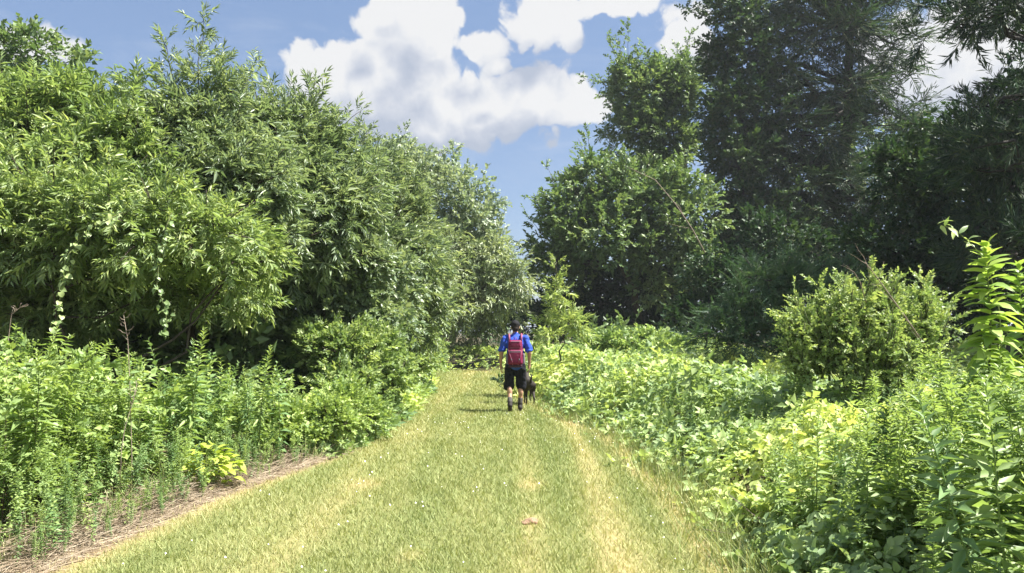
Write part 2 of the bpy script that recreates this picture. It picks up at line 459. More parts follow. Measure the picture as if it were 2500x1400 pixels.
LEAVES = [0]
def tree(name, label, cat, base, lobes, kind, mat, n, trunk_r=0.09, bark='bark', up=0.35, hang=0.0, lite=False, scale=1.0,
         leaders=(), shoots=0, shoot_len=.6, shoot_up=0.0, seed=1, tint=0.45, sub=0.40, per=9, fill=0.16, group=None, limbs=True, stems=1):
    rng = np.random.default_rng(seed)
    base = np.array([base[0], base[1], float(gz(base[0], base[1])) - 0.03])
    t = thing(name, label, cat, base, group=group)
    pos, out, cl, hubs = crown_sprays(lobes, n, rng, sub, per, fill)
    d = norm(out + np.array([0, 0, up - hang]) + rng.normal(0, .48, pos.shape))
    sc = scale * rng.uniform(.55, 1.3, len(pos)); ti = tint + cl + rng.normal(0, .08, len(pos))
    wood = []
    leaders = list(leaders)
    for k in range(shoots):
        j = int(rng.integers(len(pos)))
        v = norm((out[j] * np.array([1, 1, .5]) + np.array([0, 0, rng.uniform(.1, 1.0) - hang + shoot_up]) + rng.normal(0, .25, 3))[None])[0]
        ln = shoot_len * rng.uniform(.6, 1.5)
        leaders.append((pos[j] - v * .1, pos[j] + v * ln, ln * .30, int(5 + 5 * rng.random() + ln * 3)))
    for (a, b_, wd, m) in leaders:
        a, b_ = np.asarray(a), np.asarray(b_); s = rng.random(m)
        off = rng.normal(0, 1, (m, 3)) * (wd * (1 - s) ** 0.7)[:, None] * 0.55
        ax = norm((b_ - a)[None])[0]
        pp = a + (b_ - a) * s[:, None] + off * 0.5
        dd = norm(ax[None] * rng.uniform(.35, 1.0, (m, 1)) + norm(off + 1e-6) * rng.uniform(.4, 1.1, (m, 1)))
        pos = np.vstack([pos, pp]); d = np.vstack([d, dd])
        sc = np.concatenate([sc, scale * rng.uniform(.55, .95, m)]); ti = np.concatenate([ti, tint + rng.normal(0.06, .1, m)])
        wood.append(tube(bend(a, b_, rng, 5, .02), np.linspace(.016, .004, 5), 4))
    V, F, T, Mi = place(templates(kind, lite), pos, d, sc, ti, rng)
    keep_low = V[:, 2] < 0.02
    V[keep_low, 2] = 0.02 + rng.random(keep_low.sum()) * 0.05
    LEAVES[0] += len(F)
    obj('crown', mkmesh(name + '_crown', V - base, F, [M[mat], M['twig']], T, Mi), t, kind='stuff')
    # trunk(s) and limbs reaching into every lobe
    cen = np.array([c for c, _ in lobes]); top = cen[np.argmax(cen[:, 2])]
    mid = np.array([cen[:, 0].mean(), cen[:, 1].mean(), 0])
    for k in range(stems):
        foot = base + np.array([rng.normal(0, .12), rng.normal(0, .12), 0]) * (stems > 1)
        aim = top if k == 0 else cen[rng.integers(len(cen))]
        tp = bend(foot, foot * 0.25 + aim * 0.75 if k == 0 else aim, rng, 8, .03)
        tp[0] = foot
        rr = np.linspace(1.0, .32, 8); rr[0] = 1.35
        wood.append(tube(tp, trunk_r * rr / (stems ** 0.5), 9))
        if k == 0: main = tp
    if limbs:
        for (c, cc, sr) in hubs:
            i = int(np.clip(np.searchsorted(main[:, 2], c[2] - 0.35 * np.linalg.norm(c[:2] - main[3][:2])), 1, 7))
            br = bend(main[i], c, rng, 6, .05, .06); r0 = trunk_r * (1.0 - .09 * i) * .55
            wood.append(tube(br, np.linspace(r0, r0 * .42, 6), 6))
            for q in cc[:4]:
                wood.append(tube(bend(br[rng.integers(3, 6)], q, rng, 4, .06), np.linspace(r0 * .36, r0 * .1, 4), 4))
    V, F = join(wood)
    tr = obj('trunk' if stems == 1 else 'stems', mkmesh(name + '_trunk', V - base, F, [M[bark]], smooth=True), t)
    if stems > 1: tr['kind'] = 'stuff'
    return t

# ------------------------------------------------------------------ ground and path
_ly = np.array([-6, 0, 5, 7.4, 9, 10, 12, 15, 20, 24, 26, 27, 28, 29, 30.5])
_lx = np.array([-3.4, -3.25, -3.0, -2.74, -2.35, -2.15, -2.0, -2.0, -2.25, -2.6, -3.2, -4.4, -6.5, -9.0, -13.0])
_ry = np.array([-6, 0, 5, 7.4, 10, 12, 13.5, 15, 18, 24, 27, 29, 30.5])
_rx = np.array([1.5, 1.5, 1.52, 1.64, 1.62, 1.42, 1.1, .78, .40, .0, -.3, -.8, -2.2])
def pathL(y): return np.interp(y, _ly, _lx) + 0.10 * (vnoise(np.asarray(y) * 1.3, np.asarray(y) * 0 + 3.3, 9) - .5)
def pathR(y): return np.interp(y, _ry, _rx) + 0.10 * (vnoise(np.asarray(y) * 1.3, np.asarray(y) * 0 + 7.7, 9) - .5)

def dryness(x, y):
    """how parched the mown turf is: wheel lines, mower lines, patches"""
    L, R = pathL(y), pathR(y); s = (x - L) / np.maximum(R - L, .3)
    n = .55 * fbm(x * 1.6, y * .22, 21, 4) + .45 * fbm(x * 4.0, y * .45, 27, 3)
    st = .48 * np.exp(-((x - .50 - .04 * y) / .15) ** 2) + .52 * np.exp(-((R - x - .20) / .15) ** 2) + .22 * np.exp(-((x - .15) / .10) ** 2) + .25 * np.exp(-((x + 1.55) / .3) ** 2) - .20 * np.exp(-((x - 1.15) / .14) ** 2) - .18 * np.exp(-((x - .42) / .12) ** 2)
    edge = .55 * np.exp(-(s / .045) ** 2)
    spot = sum(np.exp(-(((x - a) / r) ** 2 + ((y - c) / (r * 1.7)) ** 2)) for a, c, r in ((-1.5, 7.75, .16), (.21, 7.75, .15), (.16, 6.25, .11), (-.7, 5.3, .10)))
    return np.clip(.35 * spot + .36 + .80 * (n - .5) + st * .7 + edge, 0, 1)

def sheet_mat(name, stops, grain=70.0, bump=0.012):
    m, bb = new_mat(name)
    at = bb.n('ShaderNodeAttribute', attribute_name='tint')
    geo = bb.n('ShaderNodeNewGeometry')
    n = bb.noise(geo.outputs['Position'], grain, 6, .7)
    n2 = bb.noise(geo.outputs['Position'], 6.0, 4, .6)
    f = bb.m('ADD', at.outputs['Fac'], bb.m('ADD', bb.m('MULTIPLY', bb.m('SUBTRACT', n, .5), .6), bb.m('MULTIPLY', bb.m('SUBTRACT', n2, .5), .25)))
    c = bb.ramp(f, stops)
    bm_ = bb.n('ShaderNodeBump'); bm_.inputs['Strength'].default_value = .8; bm_.inputs['Distance'].default_value = bump
    bb.link(n, bm_.inputs['Height'])
    finish(bb, principled(bb, c, .95, .1, bm_.outputs[0]).outputs[0])
    return m
M['turf'] = sheet_mat('mown_turf', [(0.0, (0.105, 0.135, 0.045)), (0.4, (0.190, 0.200, 0.075)), (0.7, (0.300, 0.260, 0.120)), (1.0, (0.370, 0.285, 0.160))])
M['soil'] = sheet_mat('leaf_litter_soil', [(0.0, (0.030, 0.035, 0.016)), (0.5, (0.070, 0.062, 0.032)), (1.0, (0.140, 0.105, 0.060))], 20)
M['bare'] = sheet_mat('bare_sandy_soil', [(0.0, (0.220, 0.160, 0.090)), (0.5, (0.350, 0.270, 0.160)), (1.0, (0.440, 0.360, 0.230))], 40)

def grid_sheet(xs, ys, zoff):
    X, Y = np.meshgrid(xs, ys)
    V = np.stack([X, Y, gz(X, Y) + zoff], -1).reshape(-1, 3)
    nx = len(xs); F = []
    i, j = np.meshgrid(np.arange(len(ys) - 1), np.arange(nx - 1), indexing='ij')
    a = (i * nx + j).ravel()
    return V, np.stack([a, a + 1, a + nx + 1, a + nx], -1)

def ground():
    gx = np.concatenate([[-900, -400, -150, -60], np.arange(-30, 30.1, .5), [60, 150, 400, 900]])
    gy = np.concatenate([[-300, -100, -30], np.arange(-8, 45.1, .5), [60, 100, 200, 500, 1500]])
    V, F = grid_sheet(gx, gy, 0.0)
    t = fbm(V[:, 0] * .4, V[:, 1] * .4, 31)
    obj('ground', mkmesh('ground', V, F, [M['soil']], t, smooth=True), kind='structure')
    ys = np.arange(-4, 30.5, .12); k = 46
    s = np.linspace(0, 1, k)
    L, R = pathL(ys) - .05, pathR(ys) + .12
    X = L[:, None] + (R - L)[:, None] * s[None]; Y = np.repeat(ys[:, None], k, 1)
    V = np.stack([X, Y, gz(X, Y) + .006], -1).reshape(-1, 3)
    i, j = np.meshgrid(np.arange(len(ys) - 1), np.arange(k - 1), indexing='ij'); a = (i * k + j).ravel()
    F = np.stack([a, a + 1, a + k + 1, a + k], -1)
    obj('path', mkmesh('path', V, F, [M['turf']], dryness(V[:, 0], V[:, 1]), smooth=True), kind='structure')
    # bare sandy strip where the mower stops, left side
    ys = np.arange(2.6, 9.4, .1); k = 9
    w = .10 + .20 * fbm(ys * .9, ys * 0, 3) - .25 * np.clip((ys - 7.6) / 2.2, 0, 1)
    c = pathL(ys) + .02
    w = w * np.clip(3.0 * (fbm(ys * 1.1, ys * 0 + 5, 33) - .30), .12, 1.1)
    X = (c - w)[:, None] + (w * 1.25)[:, None] * np.linspace(0, 1, k)[None]
    X[:, -1] += .18 * (vnoise(ys * 4, ys * 0, 4) - .5); X[:, 0] += .2 * (vnoise(ys * 3, ys * 0, 8) - .5)
    Y = np.repeat(ys[:, None], k, 1)
    V = np.stack([X, Y, gz(X, Y) + .011], -1).reshape(-1, 3)
    i, j = np.meshgrid(np.arange(len(ys) - 1), np.arange(k - 1), indexing='ij'); a = (i * k + j).ravel()
    F = np.stack([a, a + 1, a + k + 1, a + k], -1)
    obj('bare_soil_strip', mkmesh('bare_soil_strip', V, F, [M['bare']], fbm(V[:, 0] * 2, V[:, 1] * 2, 12), smooth=True), kind='structure')
ground()

def blades(n, x, y, h, w, tint, rng, lean=.7):
    """single-triangle-pair grass blades"""
    a = rng.uniform(0, 2 * np.pi, n); dx, dy = np.cos(a), np.sin(a)
    la = rng.uniform(0, 2 * np.pi, n); ln = h * lean * rng.random(n)
    z = gz(x, y) + .004
    b0 = np.stack([x - dx * w, y - dy * w, z], -1); b1 = np.stack([x + dx * w, y + dy * w, z], -1)
    tp = np.stack([x + np.cos(la) * ln, y + np.sin(la) * ln, z + h], -1)
    wm = np.stack([dx * w, dy * w, np.zeros(n)], -1) * .22
    V = np.stack([b0, b1, tp + wm, tp - wm], 1).reshape(-1, 3)
    o = (np.arange(n) * 4)[:, None]
    F = np.concatenate([o + np.array([[0, 1, 2]]), o + np.array([[0, 2, 3]])])
    return V, F, np.repeat(tint, 4)

def turf():
    rng = np.random.default_rng(3)
    xs, ys = [], []
    for y0, y1, rho in ((2.6, 5.5, 4200), (5.5, 8, 2600), (8, 11, 1500), (11, 16, 800), (16, 30.3, 360)):
        m = int((y1 - y0) * 4.6 * rho)
        y = rng.uniform(y0, y1, m); L, R = pathL(y) - .1, pathR(y) + .2
        xs.append(L + (R - L) * rng.random(m)); ys.append(y)
    x, y = np.concatenate(xs), np.concatenate(ys)
    dr = dryness(x, y)
    keep = rng.random(len(x)) < np.clip(1.25 - .75 * dr, .25, 1)
    bare = (x < pathL(y) + .10 * (1 + vnoise(y * 3, y * 0, 71))) & (y < 9.5) & (rng.random(len(x)) < .62)
    keep &= ~bare
    x, y, dr = x[keep], y[keep], dr[keep]; n = len(x)
    clump = fbm(x * 5, y * 5, 41, 2)
    h = (.014 + .034 * rng.random(n) ** 2.5 + .020 * clump) * np.interp(y, [3, 12, 30], [1, 1.15, 1.6])
    w = .0026 * np.interp(y, [3, 8, 16, 30], [1, 1.7, 3.0, 5.0]) * rng.uniform(.7, 1.4, n)
    t = .14 + dr * .74 + rng.normal(0, .06, n) + .12 * (clump - .5)
    V, F, T = blades(n, x, y, h, w, t, rng, 1.3)
    obj('path_grass', mkmesh('path_grass', V, F, [M['grass']], T), kind='stuff', label='short mown grass and clover with straw coloured worn lines', category='grass')
    print('grass tris', len(F))
    # clover heads
    n = 230
    y = 3.2 + rng.random(n) ** 1.5 * 11; L, R = pathL(y), pathR(y); x = L + (R - L) * rng.random(n)
    k = (fbm(x * .8, y * .5, 77) > .47) & (x > pathL(y) + .35)
    x, y = x[k], y[k]; n = len(x)
    ico = np.array([(0, 0, 1.2), (1, 0, .1), (0, 1, .1), (-1, 0, .1), (0, -1, .1), (0, 0, -.6)])
    fi = np.array([(0, 1, 2), (0, 2, 3), (0, 3, 4), (0, 4, 1), (5, 2, 1), (5, 3, 2), (5, 4, 3), (5, 1, 4)])
    s = rng.uniform(.005, .0095, n)
    V = ico[None] * s[:, None, None] + np.stack([x, y, gz(x, y) + rng.uniform(.05, .09, n)], -1)[:, None]
    F = fi[None] + (np.arange(n) * 6)[:, None, None]
    obj('clover_blossoms', mkmesh('clover_blossoms', V.reshape(-1, 3), F.reshape(-1, 3), [M['blossom']], np.repeat(rng.random(n), 6)), kind='stuff',
        label='tiny white clover heads dotted over the mown path', category='clover')
    # unmown fringe on both edges
    n = 16000
    y = 2.6 + rng.random(n) ** 1.4 * 26; side = rng.random(n) < .5
    x = np.where(side & ((y > 9) | (rng.random(n) < .35)), pathL(y) - rng.gamma(1.5, .16, n) - np.where(y < 9, .25, 0.0), pathR(y) + rng.normal(.12, .22, n))
    h = rng.uniform(.05, .22, n) * np.where(side, 1.3, 1.0); w = rng.uniform(.0022, .0042, n) * np.interp(y, [3, 20], [1, 3])
    V, F, T = blades(n, x, y, h, w, rng.normal(.34, .18, n), rng, 1.2)
    obj('verge_grass', mkmesh('verge_grass', V, F, [M['grass']], T), kind='stuff', label='long unmown grass fringing both edges of the path', category='grass')
    # dry straw and dead stems littering the bare strip
    n = 12000
    y = 3.0 + rng.random(n) * 7; x = pathL(y) + .06 - rng.gamma(1.8, .14, n)
    a = rng.uniform(0, 2 * np.pi, n); l = rng.uniform(.05, .30, n)
    z = gz(x, y) + rng.random(n) ** 2 * .20 * np.clip((pathL(y) - x) / .35, .08, 1) + .014
    p0 = np.stack([x, y, z], -1); dv = np.stack([np.cos(a) * l, np.sin(a) * l, rng.normal(0, .25, n) * l], -1)
    p1 = p0 + dv; p1[:, 2] = np.maximum(p1[:, 2], .014)
    sd = np.stack([-np.sin(a), np.cos(a), np.zeros(n)], -1) * rng.uniform(.0015, .0035, n)[:, None]
    upv = np.array([0, 0, .004])
    V = np.stack([p0 - sd, p0 + sd, p0 + upv, p1], 1).reshape(-1, 3); o = (np.arange(n) * 4)[:, None]
    F = np.concatenate([o + np.array([[0, 1, 3]]), o + np.array([[1, 2, 3]]), o + np.array([[2, 0, 3]])])
    obj('dry_straw', mkmesh('dry_straw', V, F, [M['straw']], np.repeat(rng.random(n), 4)), kind='stuff', label='tangled dead straw lying along the bare left verge', category='straw')
turf()

# ------------------------------------------------------------------ bramble ground cover
def leaf6(L, Wd, droop=.25, fold=.3, rise=.1):
    z = lambda q: L * (rise * q - droop * q * q)
    V = np.array([(0, 0, 0), (-Wd * .44, .28 * L, z(.28) + fold * Wd * .44), (-Wd * .38, .64 * L, z(.64) + fold * Wd * .38), (0, L, z(1)), (Wd * .38, .64 * L, z(.64) + fold * Wd * .38), (Wd * .44, .28 * L, z(.28) + fold * Wd * .44)])
    return V, np.array([(0, 5, 4), (0, 4, 3), (0, 3, 2), (0, 2, 1)])

def trifoliate(rng, lite):
    mk = leaf4 if lite else leaf6
    Vs, Fs, Ts, o = [], [], [], 0
    L = .064
    for a, k, b0 in ((0, 1.15, .03), (62, .95, .012), (-62, .95, .012)):
        V, F = mk(L * k, L * k * .68, .25, .35, .1)
        R = np.array(Matrix.Rotation(rad(-a + rng.normal(0, 8)), 3, 'Z') @ Matrix.Rotation(rng.normal(0, .2), 3, 'X') @ Matrix.Rotation(rng.normal(0, .25), 3, 'Y'))
        V = V @ R.T + np.array([0, b0 + .02, 0]); Vs.append(V); Fs.append(F + o); o += len(V); Ts.append(np.full(len(V), rng.normal(0, .08)))
    F = np.vstack(Fs)
    return np.vstack(Vs), F, np.concatenate(Ts), np.zeros(len(F))

def patch_h(x, y):
    e = np.clip((x - pathR(y) + .30 * vnoise(y * 1.7, y * 0, 19)) / 1.25, 0, 1) ** .8
    n = fbm(x * 1.1, y * 1.1, 51, 4)
    return np.clip(e * (.14 + 1.15 * n + .10 * np.clip((y - 10) / 12, 0, 1)), .03, None)

def bramble():
    rng = np.random.default_rng(8)
    xs, ys = [], []
    for y0 in np.arange(2.6, 27, .4):
        yc = y0 + .2; rho = min(1000, 2750 / yc) * (1.35 if yc < 6 else 1); x1 = .70 * yc + 1.0
        x0 = float(pathR(yc)); m = int(.4 * (x1 - x0) * rho)
        y = rng.uniform(y0, y0 + .4, m); xs.append(pathR(y) + .05 - .75 * vnoise(y * 1.7, y * 0, 19) * rng.random(m) ** 2 * (rng.random(m) < .6) + (x1 - pathR(y)) * rng.random(m)); ys.append(y)
    # thinner growth creeping along the far left edge
    m = 9000; y = rng.uniform(9.3, 29, m); xs.append(pathL(np.minimum(y, 25.5)) + .12 - rng.gamma(1.5, .38, m)); ys.append(y)
    # beyond the bend of the path
    m = 5200; y = rng.uniform(30.2, 37, m); xs.append(rng.uniform(-9, 6, m)); ys.append(y)
    x, y = np.concatenate(xs), np.concatenate(ys); n = len(x)
    far = y > 30
    h = patch_h(x, np.minimum(y, 26)); lf = (x < pathL(np.minimum(y, 25.5)) + .2) & ~far
    h = np.where(lf, np.clip((pathL(np.minimum(y, 25.5)) + .15 - x) / .6, .05, 1) * (.15 + .85 * fbm(x * 1.2, y * 1.2, 57, 3)), h)
    h = np.where(far, np.clip((y - 30) / 1.4, .06, 1) * (.40 + .75 * fbm(x * .7, y * .7, 52, 3)), h)
    z = gz(x, y) + np.maximum(.02, h - rng.exponential(.07, n) - (rng.random(n) < .16) * h * rng.random(n) * .8)
    ex = .15
    gxn = (patch_h(x + ex, y) - patch_h(x - ex, y)) / (2 * ex); gyn = (patch_h(x, y + ex) - patch_h(x, y - ex)) / (2 * ex)
    nrm = norm(np.stack([-gxn * .8, -gyn * .8, np.ones(n)], -1) + rng.normal(0, .55, (n, 3)))
    d = norm(np.cross(nrm, rand_dir(n, rng)))
    R = frame(d, nrm)
    zone = fbm(x * .45, y * .45, 61, 3)
    tint = .58 + 1.3 * (zone - .5) + rng.normal(0, .13, n)
    tint += .30 * np.exp(-(((x - 2.6) / .75) ** 2 + ((y - 6.3) / .9) ** 2)) + .12 * (y > 14)
    sc = rng.uniform(.55, 1.55, n) * np.interp(y, [3, 5, 10, 25], [.60, .85, 1.2, 1.75])
    near = y < 6.5
    Vs, Fs, Ts, o = [], [], [], 0
    for lite, sel in ((False, near), (True, ~near)):
        for k in range(4):
            V, F, T, _ = trifoliate(rng, lite)
            s = np.where(sel & (np.arange(n) % 4 == k))[0]
            VV = np.einsum('nij,vj->nvi', R[s], V) * sc[s][:, None, None] + np.stack([x, y, z], -1)[s][:, None]
            FF = F[None] + (np.arange(len(s)) * len(V))[:, None, None] + o
            Vs.append(VV.reshape(-1, 3)); Fs.append(FF.reshape(-1, 3)); Ts.append((tint[s][:, None] + T[None]).ravel()); o += VV.shape[0] * len(V)
    V, F, T = np.vstack(Vs), np.vstack(Fs), np.concatenate(Ts)
    V[:, 2] = np.maximum(V[:, 2], .012)
    obj('bramble_ground_cover', mkmesh('bramble_ground_cover', V, F, [M['bramble']], T), kind='stuff',
        label='waist high bramble and weed leaves covering the ground beside the path', category='ground cover')
    print('bramble tris', len(F), 'leaves', n)
bramble()

# ------------------------------------------------------------------ left side: trees and shrubs
lo = lobe
tree('broadleaf_tree', 'dark round-topped tree rising behind the far left thicket', 'tree', (-14.2, 21),
     [lo(60, 150, 21, 120, 60), lo(-60, 240, 21, 150, 110), lo(140, 270, 21, 90, 90), lo(40, 380, 21, 160, 120), lo(-140, 420, 21, 150, 150), lo(190, 440, 20, 110, 120)],
     'oval', 'olive', 2300, .2, lite=True, scale=1.35, seed=11, shoots=30, shoot_len=.8, tint=.35, per=14)
tree('broadleaf_tree', 'loose bright leafy tree filling the upper left edge', 'tree', (-7.2, 11.6),
     [lo(50, 350, 11.5, 110, 80), lo(170, 300, 12, 80, 80), lo(-70, 350, 11.5, 110, 110), lo(250, 370, 11.5, 100, 70), lo(110, 450, 11, 150, 80), lo(320, 440, 11.5, 90, 70), lo(-60, 520, 11, 130, 110), lo(200, 540, 11, 150, 80), lo(360, 540, 11.3, 100, 80)],
     'lance', 'lime', 2600, .10, seed=12, shoots=70, shoot_len=.6, tint=.42, up=.02, hang=.08, scale=.95, per=20, sub=.34, fill=.10,
     leaders=[(P(180, 330, 12), P(150, 185, 12), .40, 26), (P(60, 330, 12), P(20, 220, 12), .36, 22), (P(290, 350, 12), P(345, 165, 12), .40, 34), (P(240, 310, 12), P(235, 200, 12), .3, 18)])
tree('broadleaf_tree', 'leafy tree almost wholly cut off by the left edge of the view', 'tree', (-11.0, 12.6),
     [lo(-330, 380, 12.4, 150, 130), lo(-200, 300, 12.6, 90, 90), lo(-470, 420, 12.4, 150, 150), lo(-300, 560, 12, 170, 120), lo(-180, 640, 12, 110, 120), lo(-480, 650, 12, 160, 140)],
     'ovate', 'lime', 1100, .10, seed=46, lite=True, scale=1.2, tint=.45, per=14, shoots=20, shoot_len=.5)
tree('chestnut_tree', 'tallest of the long-leaved trees, topped by one upright shoot', 'tree', (-5.3, 12.8),
     [lo(490, 270, 12.5, 55, 70), lo(430, 350, 12.3, 95, 80), lo(560, 370, 12.3, 80, 80), lo(500, 460, 12, 120, 80), lo(390, 440, 12, 90, 70), lo(590, 490, 12, 90, 80), lo(470, 580, 12.2, 140, 90), lo(560, 620, 12.2, 110, 80), lo(420, 670, 12.4, 130, 80)],
     'lance', 'chestnut', 2600, .10, seed=13, shoots=70, shoot_len=.6, tint=.52, up=.02, hang=.08, scale=.95, per=20, sub=.34, fill=.10,
     leaders=[(P(485, 260, 12.5), P(497, 45, 12.5), .40, 40), (P(440, 300, 12.5), P(405, 100, 12.5), .42, 36), (P(540, 280, 12.5), P(548, 135, 12.5), .36, 24)])
tree('chestnut_tree', 'long-leaved tree with a leafy crown of short spires left of the cloud', 'tree', (-3.9, 14.2),
     [lo(640, 350, 13.5, 60, 80), lo(740, 360, 13.8, 75, 70), lo(690, 440, 13.3, 100, 90), lo(800, 430, 13.8, 75, 70), lo(640, 520, 13, 90, 80), lo(760, 530, 13.2, 110, 80), lo(850, 510, 14, 60, 70), lo(680, 620, 13.2, 110, 80)],
     'lance', 'chestnut', 2600, .10, seed=14, shoots=70, shoot_len=.6, tint=.50, up=.02, hang=.08, scale=.95, per=20, sub=.34, fill=.10,
     leaders=[(P(630, 320, 13.5), P(612, 155, 13.5), .46, 38), (P(690, 330, 13.5), P(665, 225, 13.5), .36, 22), (P(745, 340, 13.8), P(768, 205, 13.8), .48, 38), (P(810, 390, 13.8), P(828, 280, 13.8), .36, 22)])
tree('drooping_tree', 'long-leaved tree whose top twig arches out against the cloud', 'tree', (-3.7, 18.5),
     [lo(880, 440, 18, 60, 50), lo(950, 470, 18.5, 60, 70), lo(890, 540, 17.5, 100, 80), lo(980, 570, 18, 80, 90), lo(820, 610, 17, 100, 100), lo(930, 670, 17, 120, 90), lo(1010, 660, 18, 70, 80), lo(990, 760, 18, 90, 70)],
     'lance', 'willow', 2500, .12, seed=15, shoots=60, shoot_len=.7, tint=.50, up=.05, hang=.15, scale=1.05, per=18, sub=.38,
     leaders=[(P(850, 390, 18), P(905, 318, 18), .36, 24), (P(890, 410, 18), P(875, 315, 18), .36, 24)])
tree('arching_thicket', 'sunlit arching shrub draped with vines above the tall weeds', 'shrub', (-5.6, 9.9),
     [lo(90, 500, 9.8, 120, 40), lo(260, 520, 9.7, 120, 42), lo(430, 560, 9.7, 110, 42), lo(20, 580, 9.6, 100, 60), lo(170, 600, 9.5, 90, 45), lo(540, 580, 10.2, 80, 45), lo(330, 610, 9.6, 80, 40), lo(590, 640, 10.4, 60, 45), lo(60, 690, 10.4, 110, 70), lo(230, 690, 10.6, 100, 60), lo(420, 690, 11, 90, 50), lo(560, 720, 11.4, 80, 50), lo(140, 780, 10.8, 90, 50)],
     'lance', 'lime', 2700, .05, seed=16, shoots=110, shoot_len=.42, tint=.55, up=.02, hang=.05, scale=.72, per=18, stems=3, sub=.5, fill=.10,
     leaders=[(P(270, 540, 9.4), P(266, 400, 9.4), .2, 22), (P(400, 520, 9.4), P(430, 440, 9.4), .22, 20), (P(560, 570, 9.6), P(632, 590, 9.2), .2, 20), (P(120, 500, 9.4), P(60, 440, 9.4), .2, 18), (P(330, 600, 9.2), P(290, 640, 8.9), .2, 16), (P(570, 640, 9.8), P(540, 670, 9.4), .2, 16)])
tree('broadleaf_tree', 'fine-leaved tree in the middle of the left thicket over deep shade', 'tree', (-3.9, 14.6),
     [lo(740, 600, 14, 115, 75), lo(850, 660, 14.3, 105, 95), lo(640, 660, 14, 90, 90), lo(760, 720, 14, 100, 70), lo(900, 770, 14.5, 100, 80), lo(960, 700, 15.5, 60, 80), lo(560, 690, 14, 100, 80), lo(820, 800, 14.2, 100, 60)],
     'ovate', 'willow', 3300, .11, seed=17, shoots=70, shoot_len=.5, tint=.48, up=0, hang=.15, per=18, sub=.36, fill=.12, scale=.8)
tree('shrub', 'dense dark undergrowth shrub under the left thicket', 'shrub', (-6.4, 13.4),
     [lo(120, 760, 13, 200, 80), lo(330, 770, 13.4, 170, 80), lo(-80, 760, 13, 180, 120), lo(500, 790, 13.6, 150, 80), lo(640, 820, 14, 120, 70), lo(50, 900, 12.6, 200, 90), lo(300, 900, 12.8, 180, 90), lo(520, 910, 13, 150, 80), lo(-200, 850, 13, 200, 130), lo(720, 900, 13.6, 120, 70)],
     'ovate', 'olive', 1800, .07, 'darkbark', seed=18, tint=.60, stems=5, fill=.35)
tree('pale_tree', 'hazy pale tree with a thin airy top beside the sky gap', 'tree', (-3.6, 35),
     [lo(1000, 440, 34, 80, 60), lo(1080, 480, 34, 80, 70), lo(1140, 550, 34, 65, 70), lo(1040, 560, 34, 100, 80), lo(1175, 610, 34, 50, 50), lo(1110, 640, 34, 90, 70), lo(950, 410, 35, 60, 50)],
     'oval', 'pale', 2700, .2, seed=19, shoots=50, shoot_len=1.0, tint=.74, lite=True, scale=1.45, sub=.5, per=16,
     leaders=[(P(1110, 470, 34), P(1105, 355, 34), .8, 30), (P(1150, 530, 34), P(1228, 495, 34), .7, 24), (P(1080, 450, 34), P(1075, 372, 34), .6, 18)])
tree('willow', 'weeping tree hanging over the bend of the path', 'tree', (-4.0, 33.0),
     [lo(1090, 640, 33, 100, 70), lo(1190, 660, 33, 70, 70), lo(1240, 690, 33, 45, 60), lo(1130, 720, 32.5, 100, 70), lo(1050, 760, 32, 80, 80), lo(1220, 740, 34, 50, 50), lo(1160, 790, 35, 80, 40), lo(1010, 700, 31, 80, 90)],
     'willow', 'willow', 3200, .22, seed=20, shoots=40, shoot_len=.8, tint=.74, lite=True, scale=1.15, up=0, hang=.75, sub=.5, per=16)
tree('shrub', 'rounded leafy shrub at the left edge below the weeping tree', 'shrub', (-3.3, 20.5),
     [lo(1000, 830, 20, 55, 50), lo(1045, 860, 22, 40, 25), lo(950, 810, 19, 70, 70), lo(990, 890, 19.5, 55, 30)],
     'ovate', 'lime', 1100, .05, seed=21, shoots=30, shoot_len=.4, tint=.48, scale=.8, stems=3, per=16)
tree('shrub', 'leafy shrub leaning over the path in front of the thicket', 'shrub', (-2.85, 13.4),
     [lo(860, 880, 13, 75, 60), lo(790, 860, 13.2, 65, 55), lo(910, 930, 13, 50, 45), lo(840, 960, 12.6, 65, 50), lo(920, 860, 13.6, 45, 40), lo(960, 910, 14, 35, 35)],
     'oval', 'lime', 1500, .04, seed=22, shoots=60, shoot_len=.3, tint=.45, stems=4, scale=.8, per=18)
tree('shrub', 'low bright bush at the foot of the weeds on the path edge', 'shrub', (-2.75, 9.9),
     [lo(790, 1040, 9.7, 55, 40), lo(710, 1060, 9.5, 55, 40), lo(840, 1000, 10.2, 45, 40), lo(650, 1090, 9.3, 40, 28), lo(770, 1085, 9.5, 45, 22), lo(880, 1020, 10.8, 40, 30)],
     'small', 'weed', 1700, .025, seed=23, shoots=60, shoot_len=.22, tint=.58, stems=4, scale=.75, per=18)

